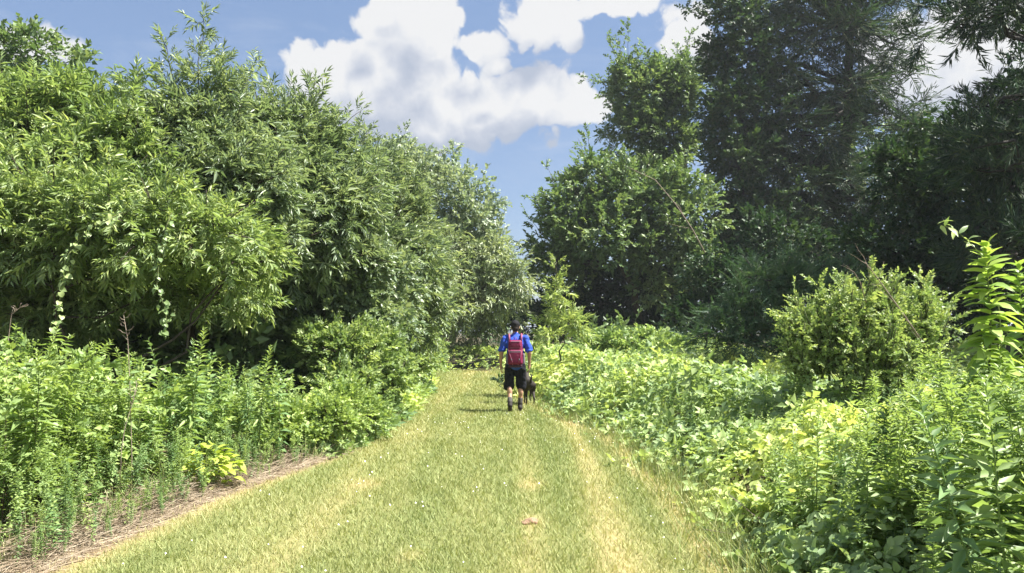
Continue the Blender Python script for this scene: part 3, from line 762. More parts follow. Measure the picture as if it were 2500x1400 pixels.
# ------------------------------------------------------------------ right side: trees and shrubs
def boughs(u0, vs, width, d, rng, thick=24):
    """tiers of flat, drooping boughs around a trunk"""
    L = []
    for v in vs:
        W_ = width(v) * rng.uniform(.75, 1.2)
        for sd in (-1, 1):
            w1 = W_ * rng.uniform(.8, 1.15)
            L.append(lobe(u0 + sd * w1 * .40, v + rng.normal(0, 8), d + rng.normal(0, .8), w1 * .42, thick, 1.5))
            if rng.random() < .85: L.append(lobe(u0 + sd * w1 * .88, v + 24 + rng.normal(0, 12), d + rng.normal(0, 1.2), w1 * .34, thick * .75, 1.1))
        L.append(lobe(u0 + rng.normal(0, W_ * .35), v + rng.normal(14, 14), d - rng.uniform(1.5, 3.2), W_ * .45, thick, 1.3))
    return L
tree('pine_tree', 'dark pine with a bare-limbed trunk at the right edge', 'tree', (12.1, 18.2),
     boughs(2490, np.array([-140, -60, 20, 250, 320, 385, 450, 520, 590]), lambda v: 150 if v > 200 else 190, 18, np.random.default_rng(310), 30),
     'needle', 'needle', 2000, .30, 'darkbark', seed=31, shoots=50, shoot_len=.9, scale=1.35, up=-.1, tint=.45, sub=.5, per=8)
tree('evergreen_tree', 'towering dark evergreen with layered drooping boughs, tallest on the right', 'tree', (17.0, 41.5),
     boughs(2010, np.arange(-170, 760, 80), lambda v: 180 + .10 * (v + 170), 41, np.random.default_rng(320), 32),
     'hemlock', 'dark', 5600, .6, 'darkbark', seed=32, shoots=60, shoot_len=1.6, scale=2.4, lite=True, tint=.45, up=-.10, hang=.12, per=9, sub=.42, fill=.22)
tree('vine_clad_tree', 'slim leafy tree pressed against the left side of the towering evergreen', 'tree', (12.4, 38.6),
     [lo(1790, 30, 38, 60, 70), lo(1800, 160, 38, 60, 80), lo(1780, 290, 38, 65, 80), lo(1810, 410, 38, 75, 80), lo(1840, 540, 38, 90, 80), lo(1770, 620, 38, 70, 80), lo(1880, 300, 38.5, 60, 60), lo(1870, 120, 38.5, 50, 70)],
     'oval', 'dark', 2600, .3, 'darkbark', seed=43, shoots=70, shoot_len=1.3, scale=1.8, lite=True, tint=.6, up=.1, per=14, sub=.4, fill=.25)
tree('columnar_tree', 'upright tree standing alone against the sky on the right', 'tree', (11.6, 47),
     [lo(1560, 220, 46, 55, 75), lo(1620, 240, 46, 60, 85), lo(1660, 200, 47, 45, 50), lo(1560, 330, 46, 75, 65), lo(1630, 360, 46, 65, 75), lo(1600, 440, 46, 75, 65)],
     'oval', 'olive', 2900, .3, seed=33, shoots=80, shoot_len=1.8, scale=1.9, lite=True, tint=.40, up=.5, per=16,
     leaders=[(P(1555, 210, 46), P(1565, 128, 46), 1.0, 28), (P(1520, 250, 46), P(1485, 228, 46), .7, 18)])
tree('arching_tree', 'bushy tree arching low over the meadow edge with a dead limb', 'tree', (7.0, 39),
     [lo(1480, 460, 36, 90, 60), lo(1400, 530, 36, 80, 80), lo(1345, 630, 36.5, 45, 70), lo(1560, 490, 35.5, 100, 70), lo(1660, 520, 35.5, 90, 80), lo(1480, 580, 35, 110, 80), lo(1620, 640, 35.2, 100, 90), lo(1400, 650, 36.8, 60, 50)],
     'ovate', 'olive', 3400, .25, seed=34, shoots=150, shoot_len=1.4, scale=1.3, lite=True, tint=.45, up=.15, per=18, sub=.40)
tree('shrub', 'thicket coloured as deep shade under the arching tree behind the sapling', 'shrub', (6.0, 39.8),
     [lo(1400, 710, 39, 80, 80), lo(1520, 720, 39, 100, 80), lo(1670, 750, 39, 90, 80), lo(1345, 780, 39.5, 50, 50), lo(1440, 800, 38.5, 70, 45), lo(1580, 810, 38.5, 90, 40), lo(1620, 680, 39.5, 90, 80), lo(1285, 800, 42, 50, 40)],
     'ovate', 'dark', 2100, .12, 'darkbark', seed=44, scale=1.8, lite=True, tint=.45, per=12, stems=3, fill=.3)  # arching tree's lower foliage, its shade put into a darker leaf colour
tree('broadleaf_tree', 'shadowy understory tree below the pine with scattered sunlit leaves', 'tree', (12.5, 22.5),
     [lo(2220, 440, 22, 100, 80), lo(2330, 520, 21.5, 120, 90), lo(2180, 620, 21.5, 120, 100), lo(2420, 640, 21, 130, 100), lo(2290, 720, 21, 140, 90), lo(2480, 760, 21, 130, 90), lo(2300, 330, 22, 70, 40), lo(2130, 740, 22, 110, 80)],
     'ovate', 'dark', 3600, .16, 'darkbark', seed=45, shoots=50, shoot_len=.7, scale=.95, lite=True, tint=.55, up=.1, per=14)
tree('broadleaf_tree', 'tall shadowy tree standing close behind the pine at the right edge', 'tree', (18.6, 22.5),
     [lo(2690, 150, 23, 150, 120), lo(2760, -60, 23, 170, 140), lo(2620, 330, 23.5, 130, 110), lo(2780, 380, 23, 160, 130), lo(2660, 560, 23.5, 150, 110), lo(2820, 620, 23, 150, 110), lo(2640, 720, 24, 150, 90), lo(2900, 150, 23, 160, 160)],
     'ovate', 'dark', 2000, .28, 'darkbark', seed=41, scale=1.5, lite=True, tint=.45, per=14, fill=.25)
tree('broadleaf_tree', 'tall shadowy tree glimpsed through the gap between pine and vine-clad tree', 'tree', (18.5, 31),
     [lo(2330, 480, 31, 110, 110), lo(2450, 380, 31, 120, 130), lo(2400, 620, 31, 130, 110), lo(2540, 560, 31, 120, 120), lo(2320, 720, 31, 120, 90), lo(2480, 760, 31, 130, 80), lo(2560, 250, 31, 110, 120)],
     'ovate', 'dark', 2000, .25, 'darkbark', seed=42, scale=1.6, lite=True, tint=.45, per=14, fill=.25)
tree('hemlock', 'soft feathery evergreen at the back of the bramble patch', 'tree', (6.2, 17.6),
     [lo(1890, 700, 17, 80, 45), lo(1850, 770, 16.8, 100, 45), lo(1960, 750, 17, 90, 50), lo(1800, 830, 16.6, 110, 30), lo(1930, 820, 16.8, 120, 45), lo(2030, 700, 17.4, 70, 28)],
     'hemlock', 'hemlock', 1050, .08, 'darkbark', seed=36, shoots=60, shoot_len=.6, scale=.9, up=-.15, tint=.45, per=16, sub=.5)
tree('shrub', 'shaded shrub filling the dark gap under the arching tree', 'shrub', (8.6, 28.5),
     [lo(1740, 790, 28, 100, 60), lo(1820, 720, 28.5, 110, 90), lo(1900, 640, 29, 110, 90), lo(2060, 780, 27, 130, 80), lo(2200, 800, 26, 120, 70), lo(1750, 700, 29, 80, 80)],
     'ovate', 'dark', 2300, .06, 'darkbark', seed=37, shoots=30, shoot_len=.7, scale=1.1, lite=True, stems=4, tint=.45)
tree('shrub', 'low vine-covered mound behind the brambles', 'shrub', (4.1, 23.4),
     [lo(1560, 845, 23, 90, 25), lo(1650, 858, 22.5, 90, 22), lo(1490, 852, 23, 60, 22)],
     'oval', 'bramble', 800, .03, seed=38, lite=True, tint=.45, stems=3, scale=.9)
tree('shrub', 'golden-green twiggy shrub with a dead top amid the brambles', 'shrub', (4.35, 9.3),
     [lo(2090, 800, 9, 65, 45), lo(2010, 830, 9, 50, 40), lo(2180, 820, 9.1, 50, 45), lo(2080, 890, 8.8, 100, 45), lo(2200, 900, 8.9, 80, 45), lo(1980, 890, 9, 55, 40), lo(2250, 840, 9.2, 25, 60)],
     'small', 'tanleaf', 330, .024, 'twig', seed=39, tint=.60, stems=6, scale=.85, up=.35, per=22, sub=.6, shoots=230, shoot_len=.36, shoot_up=1.4,
     leaders=[(P(2040, 800, 9), P(1995, 700, 9), .14, 18), (P(2110, 770, 9), P(2125, 668, 9), .16, 22), (P(2240, 810, 9.2), P(2250, 685, 9.2), .12, 22), (P(2170, 770, 9), P(2178, 680, 9), .14, 18), (P(1980, 850, 9), P(1925, 800, 9), .12, 16), (P(2070, 780, 9), P(2060, 690, 9), .14, 16)])
# sapling on the meadow by the walker
tree('sapling', 'slim young tree with tiered leaves standing right of the walker', 'tree', (1.22, 18.3),
     [lo(1385, 795, 18.3, 28, 18), lo(1328, 800, 18.2, 18, 20), lo(1412, 808, 18.2, 14, 14), lo(1352, 752, 18.3, 14, 8), lo(1364, 712, 18.3, 16, 12), lo(1345, 826, 18, 22, 8)],
     'lance', 'lime', 150, .028, seed=40, tint=.80, up=.0, scale=.76, per=6, limbs=True,
     leaders=[(P(1362, 760, 18.3), P(1358, 640, 18.3), .24, 24)])
# woods closing the view behind
def woods():
    rng = np.random.default_rng(55)
    L = []
    for u in np.arange(-800, 3300, 78):
        top = np.interp(u, [-300, 600, 900, 1080, 1180, 1330, 1450, 1700, 2000, 2900], [420, 420, 520, 640, 730, 720, 620, 480, 330, 330]) + rng.normal(0, 18)
        d = rng.uniform(52, 62)
        for v in np.arange(top + 45, 850, 75):
            L.append(lobe(u + rng.normal(0, 18), v, d, rng.uniform(55, 80), rng.uniform(45, 65)))
    pos, out, cl, hubs = crown_sprays(L, 6000, rng, .45, 8, .25)
    d = norm(out + np.array([0, 0, .2]) + rng.normal(0, .3, pos.shape))
    V, F, T, Mi = place(templates('oval', True), pos, d, 3.0 * rng.uniform(.8, 1.3, len(pos)), .45 + cl, rng)
    V[:, 2] = np.maximum(V[:, 2], .05)
    obj('distant_woods', mkmesh('distant_woods', V, F, [M['olive'], M['twig']], T, Mi), kind='stuff',
        label='mass of far woodland closing the view behind the trees', category='woods')
    print('woods tris', len(F))
woods()

def undergrowth():
    rng = np.random.default_rng(56)
    L = []
    for i in range(60):
        y = rng.uniform(12.5, 34); x = rng.uniform(-.75 * y - 4, min(-3.6, float(pathL(min(y, 26))) - 1.2)); h = rng.uniform(.6, 1.3)
        L.append((np.array([x, y, h * .75]), np.array([rng.uniform(.8, 1.5), rng.uniform(.7, 1.2), h])))
    for i in range(40):
        y = rng.uniform(24, 38); x = rng.uniform(2.5 if y > 27 else 5.5, .75 * y + 5); h = rng.uniform(.6, 1.2)
        L.append((np.array([x, y, h * .7]), np.array([rng.uniform(.8, 1.5), rng.uniform(.7, 1.2), h])))
    pos, out, cl, hubs = crown_sprays(L, 3600, rng, .45, 6, .3)
    d = norm(out + np.array([0, 0, .3]) + rng.normal(0, .3, pos.shape))
    V, F, T, Mi = place(templates('ovate', True), pos, d, 1.35 * rng.uniform(.8, 1.3, len(pos)), .4 + cl, rng)
    V[:, 2] = np.maximum(V[:, 2], .03)
    obj('undergrowth', mkmesh('undergrowth', V, F, [M['olive'], M['twig']], T, Mi), kind='stuff', label='low shaded undergrowth beneath the trees', category='undergrowth')
undergrowth()

# ------------------------------------------------------------------ tall weeds
def weed_parts(style, rng, h, thin=1.0):
    """stem + leaves of one upright weed standing at the origin"""
    lean = rng.normal(0, .05, 2) * h
    t = np.linspace(0, 1, 9)
    cur = np.stack([lean[0] * t ** 2, lean[1] * t ** 2, h * t], -1) + rng.normal(0, .006, (9, 3)) * t[:, None]
    SV = [tube(cur, np.linspace(.0065, .0018, 9), 4, False)]
    S = {'goldenrod': (105, .145, .031, 1.35), 'leafy': (50, .145, .056, 1.2), 'feathery': (170, .100, .016, 1.3), 'aster': (100, .085, .029, 1.2)}
    n, L, Wd, dens = S[style]
    n = int(n * thin); Wd = Wd / thin ** .8
    Vs, Fs, Ts, o = [], [], [], 0
    stems = [(cur, 1.0, n)]
    if style in ('feathery', 'aster'):
        for k in range(7):
            s = rng.uniform(.4, .9); b0 = np.array([np.interp(s, t, cur[:, i]) for i in range(3)])
            a = rng.uniform(0, 6.28); l = h * rng.uniform(.16, .30) * (1.2 - s * .6)
            e = b0 + np.array([math.cos(a) * l * .55, math.sin(a) * l * .55, l])
            c2 = bend(b0, e, rng, 5, .04); SV.append(tube(c2[::2], [.003, .002, .001], 3, False)); stems.append((c2, .6, n // 7))
    for c, k, m in stems:
        tt = np.linspace(0, 1, len(c))
        for i in range(m):
            s = ((i + .5) / m) ** (1 / dens)
            if k == 1 and s < .13: continue
            p = np.array([np.interp(s, tt, c[:, q]) for q in range(3)])
            az = i * 2.39996 + rng.normal(0, .25)
            size = (min(1, .45 + 1.3 * s) * (1 - .72 * max(0, s - .6) / .4)) * rng.uniform(.8, 1.2) * (1 if k == 1 else .75)
            pitch = -.25 + 1.15 * s ** 2 + rng.normal(0, .15)
            mk = leaf5 if style == 'leafy' else leaf4
            V, F = mk(L * size, Wd * size ** .7, .45 * rng.uniform(.6, 1.3), .3, .25)
            R = np.array(Matrix.Rotation(az, 3, 'Z') @ Matrix.Rotation(pitch, 3, 'X') @ Matrix.Rotation(rng.normal(0, .3), 3, 'Y'))
            Vs.append(V @ R.T + p); Fs.append(F + o); o += len(V)
            Ts.append(np.full(len(V), .28 + .42 * s + rng.normal(0, .12)))
    return join(SV), (np.vstack(Vs), np.vstack(Fs), np.concatenate(Ts))

WEEDS = {}
def weed_proto(style, k, mat):
    key = (style, k, mat)
    if key not in WEEDS:
        rng = np.random.default_rng(100 + k + len(style) * 7)
        h = {'goldenrod': 1.5, 'leafy': 1.3, 'feathery': 1.2, 'aster': 1.1}[style] * rng.uniform(.9, 1.1)
        (SV, SF), (LV, LF, LT) = weed_parts(style, rng, h)
        WEEDS[key] = (mkmesh('stem', SV, SF, [M['stem']], smooth=True), mkmesh('leaves', LV, LF, [M[mat]], LT), h)
    return WEEDS[key]

def weed(name, label, style, k, mat, x, y, h, rng, group, tilt=.10):
    sm, lm, h0 = weed_proto(style, k, mat)
    o = thing(name, label, 'weed', (x, y, float(gz(x, y)) - .01), group=group)
    s = h / h0
    o.scale = (s * rng.uniform(.9, 1.15), s * rng.uniform(.9, 1.15), s)
    o.rotation_euler = (rng.normal(0, tilt), rng.normal(0, tilt), rng.uniform(0, 6.28))
    obj('stem', sm, o); obj('leaves', lm, o, kind='stuff')
    return o

ORD = ['first', 'second', 'third', 'fourth', 'fifth', 'sixth', 'seventh', 'eighth', 'ninth', 'tenth', 'eleventh', 'twelfth', 'thirteenth', 'fourteenth', 'fifteenth', 'sixteenth', 'seventeenth', 'eighteenth', 'nineteenth', 'twentieth']
NAME = {'goldenrod': 'goldenrod_stalk', 'feathery': 'feathery_weed', 'leafy': 'leafy_weed', 'aster': 'branching_weed'}
LOOK = {'goldenrod': 'slender goldenrod-like stalk', 'feathery': 'feathery fine-leaved weed', 'leafy': 'broad-leaved upright weed', 'aster': 'small-leaved branching weed'}

def weed_mass(name, label, rows, rng):
    """the part of a stand where no single stalk can be told apart"""
    groups = {}
    for (style, k, x, y, h, dull) in rows: groups.setdefault((style, k), []).append((x, y, h, dull))
    Vs, Fs, Ts, Ms, o = [], [], [], [], 0
    for (style, k), L in groups.items():
        r2 = np.random.default_rng(300 + k + len(style) * 11); h0 = 1.3
        (SV, SF), (LV, LF, LT) = weed_parts(style, r2, h0, .68)
        V0 = np.vstack([LV, SV]); F0 = np.vstack([LF, SF + len(LV)]); T0 = np.concatenate([LT, np.full(len(SV), .5)])
        for (x, y, h, dull) in L:
            a = rng.uniform(0, 6.28); tx, ty = rng.normal(0, .17, 2); q = h / h0
            R = np.array(Matrix.Rotation(tx, 3, 'X') @ Matrix.Rotation(ty, 3, 'Y') @ Matrix.Rotation(a, 3, 'Z'))
            V = (V0 * np.array([q * 1.1, q * 1.1, q])) @ R.T + np.array([x, y, float(gz(x, y))])
            Vs.append(V); Fs.append(F0 + o); Ts.append(T0 - .04 + rng.normal(0, .08)); Ms.append(np.full(len(F0), int(dull))); o += len(V)
    V = np.vstack(Vs); V[:, 2] = np.maximum(V[:, 2], .015)
    obj(name, mkmesh(name, V, np.vstack(Fs), [M['weed'], M['weed_dull']], np.concatenate(Ts), np.concatenate(Ms)), kind='stuff', label=label, category='weeds')
    print(name, 'tris', sum(map(len, Fs)))

def left_top(u):
    return np.interp(u, [-420, 0, 120, 200, 260, 330, 400, 470, 540, 600, 660, 720], [760, 770, 830, 800, 850, 850, 910, 820, 880, 880, 850, 950])
def left_edge(u):
    return float(np.interp(u, [-420, 0, 200, 400, 560, 720], [4.9, 5.5, 6.2, 7.2, 8.1, 9.1]))

def weeds():
    rng = np.random.default_rng(77)
    def spawn(cands, where, end, G):
        cands.sort(key=lambda c: (c[0], c[1])); count = {}
        for (style, u, mat, x, y, h, tilt) in sorted(cands, key=lambda c: c[1]):
            count[style] = count.get(style, 0) + 1
            weed(NAME[style], f'{LOOK[style]}, {ORD[count[style] - 1]} from {end} {where}', style, int(rng.integers(3)), mat, x, y, h, rng, G, tilt)
    # left stand, front row
    C = []
    for style, m in (('goldenrod', 15), ('feathery', 9), ('leafy', 13), ('aster', 8)):
        for i in range(m):
            lo_, hi = {'feathery': (15, 330), 'aster': (330, 730)}.get(style, (15, 730))
            u = lo_ + (hi - lo_) * (i + rng.uniform(.1, .9)) / m
            y = left_edge(u) + rng.uniform(.25, .95); x = (u - CU) / F_PX * y
            x = min(x, float(pathL(y)) - .38); u = x * F_PX / y + CU
            h = max(.7, EYE + (810 - left_top(u)) / F_PX * y) * rng.choice([1.0, .92, .8, .65, .55]) * rng.uniform(.94, 1.04)
            C.append((style, u, 'weed' if (u < 380 or rng.random() < .4) else 'weed_dull', x, y, h, .19))
    spawn(C, 'in the left stand front row', 'the left edge', 'tall weeds in the front row of the left stand')
    rows = []
    for i in range(225):
        u = rng.uniform(-450, 740); y = left_edge(u) + .5 + rng.random() * 2.6; x = (u - CU) / F_PX * y
        if x > float(pathL(y)) - .6: continue
        h = max(.5, (EYE + (810 - left_top(u)) / F_PX * y) * rng.uniform(.5, 1.0))
        rows.append((rng.choice(['goldenrod', 'leafy', 'feathery', 'leafy', 'aster'] if u < 330 else ['goldenrod', 'aster', 'leafy', 'leafy']), int(rng.integers(3)), x, y, h, u > 330 and rng.random() < .6))
    for i in range(260):
        y = rng.uniform(4.2, 10.5); x = float(pathL(y)) - .02 - rng.gamma(1.5, .24)
        rows.append((rng.choice(['leafy', 'aster', 'feathery', 'aster']), int(rng.integers(3)), x, y, rng.uniform(.10, .32) + min(.6, .7 * (float(pathL(y)) - x)), rng.random() < .35))
    weed_mass('weed_thicket', 'crowded tall green weeds behind the front row left of the path', rows, rng)
    m = 720
    u = rng.uniform(-300, 760, m); y = np.array([left_edge(q) for q in u]) + .25 + rng.random(m) ** 1.3 * 2.2; x = (u - CU) / F_PX * y
    ok = x < pathL(y) - .30; u, x, y = u[ok], x[ok], y[ok]; m = len(x)
    top = np.maximum(.5, EYE + (810 - left_top(u)) / F_PX * y)
    z = gz(x, y) + .05 + top * .80 * rng.random(m) ** .8 * np.clip((pathL(y) - x) / .9, .25, 1)
    dd = norm(rng.normal(0, 1, (m, 3)) * np.array([1, 1, .5]) + np.array([.25, -.25, .45]))
    V, F, T, Mi = place(templates('ovate'), np.stack([x, y, z], -1), dd, rng.uniform(.30, .72, m), rng.normal(.50, .14, m), rng)
    V[:, 2] = np.maximum(V[:, 2], .02)
    obj('leafy_tangle', mkmesh('leafy_tangle', V, F, [M['weed'], M['stem']], T, Mi), kind='stuff', label='loose leafy growth tangled between the stalks of the left stand', category='weeds')
    # short ones on the straw
    C = []
    for i in range(9):
        u = 20 + 700 * (i + rng.uniform(.2, .8)) / 9; y = left_edge(u) - .05 + rng.uniform(0, .25); x = (u - CU) / F_PX * y; x = min(x, float(pathL(y)) - .38)
        C.append(('leafy', u, 'weed' if i % 2 else 'weed_dull', x, y, rng.uniform(.35, .6), .2))
    spawn(C, 'on the straw below the left stand', 'the left edge', 'short weeds at the foot of the left stand')
    # right-hand foreground stand
    def right_top(u): return np.interp(u, [2020, 2100, 2200, 2290, 2340, 2420, 2950], [1030, 980, 930, 870, 900, 850, 780])
    C = []
    for style, m in (('feathery', 12), ('goldenrod', 9), ('aster', 8)):
        for i in range(m):
            u = 2060 + 420 * (i + rng.uniform(.1, .9)) / m; y = rng.uniform(4.2, 6.6); x = (u - CU) / F_PX * y
            h = float(np.clip(EYE + (810 - right_top(u) - abs(rng.normal(40, 50))) / F_PX * y, .55, 1.6))
            C.append((style, u, 'weed', x, y, h, .10))
    spawn(C, 'in the near right-hand weeds', 'the path side', 'tall weeds in the foreground right of the path')
    rows = []
    for i in range(220):
        u = rng.uniform(1900, 2680); y = rng.uniform(3.0, 8.0); x = (u - CU) / F_PX * y
        if x < float(pathR(y)) + .45: continue
        h = float(np.clip(EYE + (810 - right_top(max(u, 2020)) - rng.normal(110, 60)) / F_PX * y, .4, 1.4))
        rows.append((rng.choice(['feathery', 'goldenrod', 'aster', 'feathery']), int(rng.integers(3)), x, y, h, rng.random() < .25))
    for i in range(90):
        y = rng.uniform(3.0, 5.6); x = float(pathR(y)) + rng.uniform(.35, 1.9)
        rows.append((rng.choice(['aster', 'feathery', 'goldenrod', 'feathery']), int(rng.integers(3)), x, y, rng.uniform(.35, .8), rng.random() < .3))
    for i in range(110):
        y = rng.uniform(4, 16); x = float(pathR(y)) + rng.gamma(2, .5) + .3
        rows.append((rng.choice(['aster', 'goldenrod', 'leafy']), int(rng.integers(3)), x, y, float(patch_h(np.array([x]), np.array([y]))[0]) + rng.uniform(.0, .22), rng.random() < .3))
    weed_mass('weed_thicket', 'crowded fine-leaved weeds growing through the brambles right of the path', rows, rng)
    # ones that stand out
    for (u, v, y, style, mat, lab) in (
            (470, 800, 7.9, 'goldenrod', 'weed', 'tall bright stalk rising above its neighbours midway along the left stand'),
            (640, 845, 8.6, 'goldenrod', 'weed', 'bright stalk at the end of the left stand against the deep shade'),
            (690, 880, 8.7, 'leafy', 'weed_dull', 'stalk with paired pale leaves last in the left stand'),
            (322, 850, 7.4, 'leafy', 'weed_dull', 'stalk with large drooping leaves where the left stand dips'),
            (2290, 845, 5.6, 'feathery', 'weed', 'brightest feathery plume standing in front of the golden shrub'),
            (2095, 905, 6.4, 'feathery', 'weed', 'thin leaning feathery stalk below the golden shrub'),
            (2205, 880, 6.2, 'goldenrod', 'weed', 'narrow stalk in front of the golden shrub beside the brightest plume')):
        x = (u - CU) / F_PX * y
        weed(NAME[style], lab, style, 1, mat, x, y, EYE + (810 - v) / F_PX * y, rng, None, .03)
weeds()

# ------------------------------------------------------------------ plants with leaves big enough to pick out
def broad_leaf(L, Wd, rows=5, droop=.35, fold=.25, heart=False):
    """a leaf blade with a midrib, tapering to a point"""
    V, F = [], []
    for i in range(rows + 1):
        s = i / rows
        w = Wd / 2 * (math.sin(math.pi * s ** .62) if not heart else math.sin(math.pi * min(1, .22 + .78 * s)) ** .9 * (1.05 - .1 * s))
        if i == rows: w = .001
        z = L * (.18 * s - droop * s * s)
        back = -.10 * L if heart and i == 0 else 0
        V += [(-w, s * L + back, z + fold * w), (0, s * L, z), (w, s * L + back, z + fold * w)]
    for i in range(rows):
        a = i * 3
        F += [(a, a + 1, a + 4, a + 3), (a + 1, a + 2, a + 5, a + 4)]
    return np.array(V), np.array(F)

def leaf_variants(prefix, mat, L, Wd, rng, heart=False, n=4):
    out = []
    for i in range(n):
        V, F = broad_leaf(1.0, Wd / L * rng.uniform(.9, 1.1), 5, rng.uniform(.2, .55), .25, heart)
        V = V + rng.normal(0, .012, V.shape)
        out.append(mkmesh(prefix, V, F, [M[mat]], np.full(len(V), rng.uniform(.15, .9)), smooth=True))
    return out

def put_leaf(me, parent, base, p, d, L, rng, up=None):
    d = norm(np.asarray(d, float)[None])[0]
    u = (np.array([0, 0, 1.0]) if up is None else np.asarray(up, float)) + rng.normal(0, .25, 3)
    R = frame(d[None], u[None])[0]
    o = obj('leaf', me, parent)
    m = Matrix(R.tolist()).to_4x4(); m.translation = Vector((np.asarray(p) - base).tolist())
    o.matrix_local = m @ Matrix.Scale(L, 4)
    return o

def big_plants():
    rng = np.random.default_rng(91)
    # tall broad-leaved weed at the right edge
    for (x, y, h, n, L, lab) in ((3.14, 5.05, 2.15, 150, .20, 'tall broad-leaved weed glowing yellow-green at the right edge'),
                                 (3.72, 5.6, 2.05, 100, .18, 'second broad-leaved weed partly hidden behind the tall glowing one')):
        base = np.array([x, y, float(gz(x, y)) - .01])
        t = thing('broad_leaved_weed', lab, 'weed', base)
        top = base + np.array([.06, .02, h]); c = bend(base, top, rng, 9, .012)
        V, F = tube(c - base, np.linspace(.013, .003, 9), 6)
        obj('stem', mkmesh('broad_weed_stem', V, F, [M['stem']], smooth=True), t)
        lv = leaf_variants('broad_weed_leaf', 'poke', L, L * .40, rng)
        for i in range(n):
            s = .16 + .84 * ((i + .5) / n) ** .8; az = i * 2.4 + rng.normal(0, .5)
            p = np.array([np.interp(s, np.linspace(0, 1, 9), c[:, q]) for q in range(3)])
            pit = rng.normal(-.25, .25) + 1.0 * max(0, s - .7) / .3
            put_leaf(lv[i % 4], t, base, p, (math.cos(az), math.sin(az), pit), L * (1.15 - .6 * max(0, s - .75) / .25) * rng.uniform(.8, 1.15), rng)
    # arching spray reaching out to the left of it
    base = np.array([3.55, 5.5, float(gz(3.55, 5.5)) - .01]); t = thing('vine_shoot', 'thin arching vine shoot reaching out above the golden shrub side', 'vine', base)
    pts = np.array([base, P(2440, 760, 5.5), P(2410, 640, 5.45), P(2375, 600, 5.4), P(2330, 560, 5.35), P(2288, 548, 5.3)])
    V, F = tube(pts - base, [.006, .005, .004, .003, .0025, .0015], 5); obj('stem', mkmesh('vine_shoot_stem', V, F, [M['stem']], smooth=True), t)
    lv = leaf_variants('vine_shoot_leaf', 'lime', .12, .04, rng)
    for i in range(14):
        s = 2.2 + 2.8 * i / 13; k = int(min(s, 4)); p = pts[k] + (pts[k + 1] - pts[k]) * (s - k)
        put_leaf(lv[i % 4], t, base, p, (rng.normal(.3 if i % 2 else -.3, .3), rng.normal(-.2, .3), .35 if i % 2 else -.2), rng.uniform(.08, .13), rng)
    # leafy spray in the lower right corner
    base = np.array([2.95, 4.1, float(gz(2.95, 4.1)) - .01]); t = thing('corner_sprig', 'pale-leaved sprig poking in low at the right edge', 'weed', base)
    pts = np.array([base, P(2560, 1280, 4.1), P(2500, 1215, 4.0), P(2440, 1195, 3.9), P(2390, 1180, 3.85)])
    V, F = tube(pts - base, [.006, .005, .004, .003, .0015], 5); obj('stem', mkmesh('corner_sprig_stem', V, F, [M['stem']], smooth=True), t)
    lv = leaf_variants('corner_sprig_leaf', 'lime', .09, .045, rng)
    for i in range(11):
        s = 1.6 + 2.4 * i / 10; k = int(min(s, 3)); p = pts[k] + (pts[k + 1] - pts[k]) * (s - k)
        put_leaf(lv[i % 4], t, base, p, (rng.normal(-.5, .4), rng.normal(-.1, .3), rng.normal(.1 if i % 2 else -.4, .2)), rng.uniform(.07, .11), rng)
    # two hanging vines with heart-shaped leaves
    for (lab, pts) in (('heart-leaved vine hanging in the shade nearer the left edge', [(300, 520), (215, 560), (165, 620), (150, 690), (143, 760), (132, 820)]),
                       ('heart-leaved vine hanging in the middle of the left thicket shade', [(420, 520), (395, 580), (388, 640), (382, 700), (402, 750), (408, 790), (400, 825)])):
        d0 = 7.95; q = np.array([P(u, v, d0 - .02 * i) for i, (u, v) in enumerate(pts)]); base = q[-1].copy()
        t = thing('hanging_vine', lab, 'vine', base, group='vines hanging from the arching shrub')
        V, F = tube(q - base, np.linspace(.008, .003, len(q)), 5); obj('stem', mkmesh('hanging_vine_stem', V, F, [M['twig']], smooth=True), t)
        lv = leaf_variants('hanging_vine_leaf', 'lime', .11, .095, rng, True)
        m = 58
        for i in range(m):
            s = (len(q) - 1.001) * i / m; k = int(s); p = q[k] + (q[k + 1] - q[k]) * (s - k)
            side = 1 if i % 2 else -1
            p = p + rng.normal(0, .025, 3)
            put_leaf(lv[i % 4], t, base, p, (side * rng.uniform(.1, .9), rng.uniform(-.7, .2), rng.uniform(-.9, -.1)), rng.uniform(.035, .082), rng, up=(side * .5, -.7, .6))
    # bright seedling on the bare verge
    x, y = -2.98, 7.55
    base = np.array([x, y, float(gz(x, y)) - .01]); t = thing('seedling', 'vivid yellow-green seedling clump on the bare left verge', 'plant', base)
    st = [tube(bend(base * 0, np.array([rng.normal(0, .13), rng.normal(0, .1), rng.uniform(.22, .44)]), rng, 4, .04), [.005, .004, .003, .002], 5) for _ in range(9)]
    V, F = join(st); obj('stem', mkmesh('seedling_stem', V, F, [M['stem']], smooth=True), t)
    lv = leaf_variants('seedling_leaf', 'yellow', .1, .075, rng, True)
    for i in range(150):
        a = rng.uniform(0, 6.28); r = .30 * rng.random() ** .5; zz = .05 + (.46 - .8 * r) * rng.random() ** .6
        put_leaf(lv[i % 4], t, base, base + np.array([math.cos(a) * r, math.sin(a) * r * .7, zz]), (math.cos(a), math.sin(a), rng.normal(0, .25)), rng.uniform(.06, .12), rng)
    # small dark-leaved tuft beside the walker
    tree('shrub', 'tiny dark leafy tuft beside the walker\'s left leg', 'shrub', (-.22, 16.6), [lo(1222, 942, 16.5, 16, 12), lo(1232, 930, 16.6, 12, 12)], 'oval', 'dark', 30, .006, seed=95, scale=.45, limbs=False, per=5)
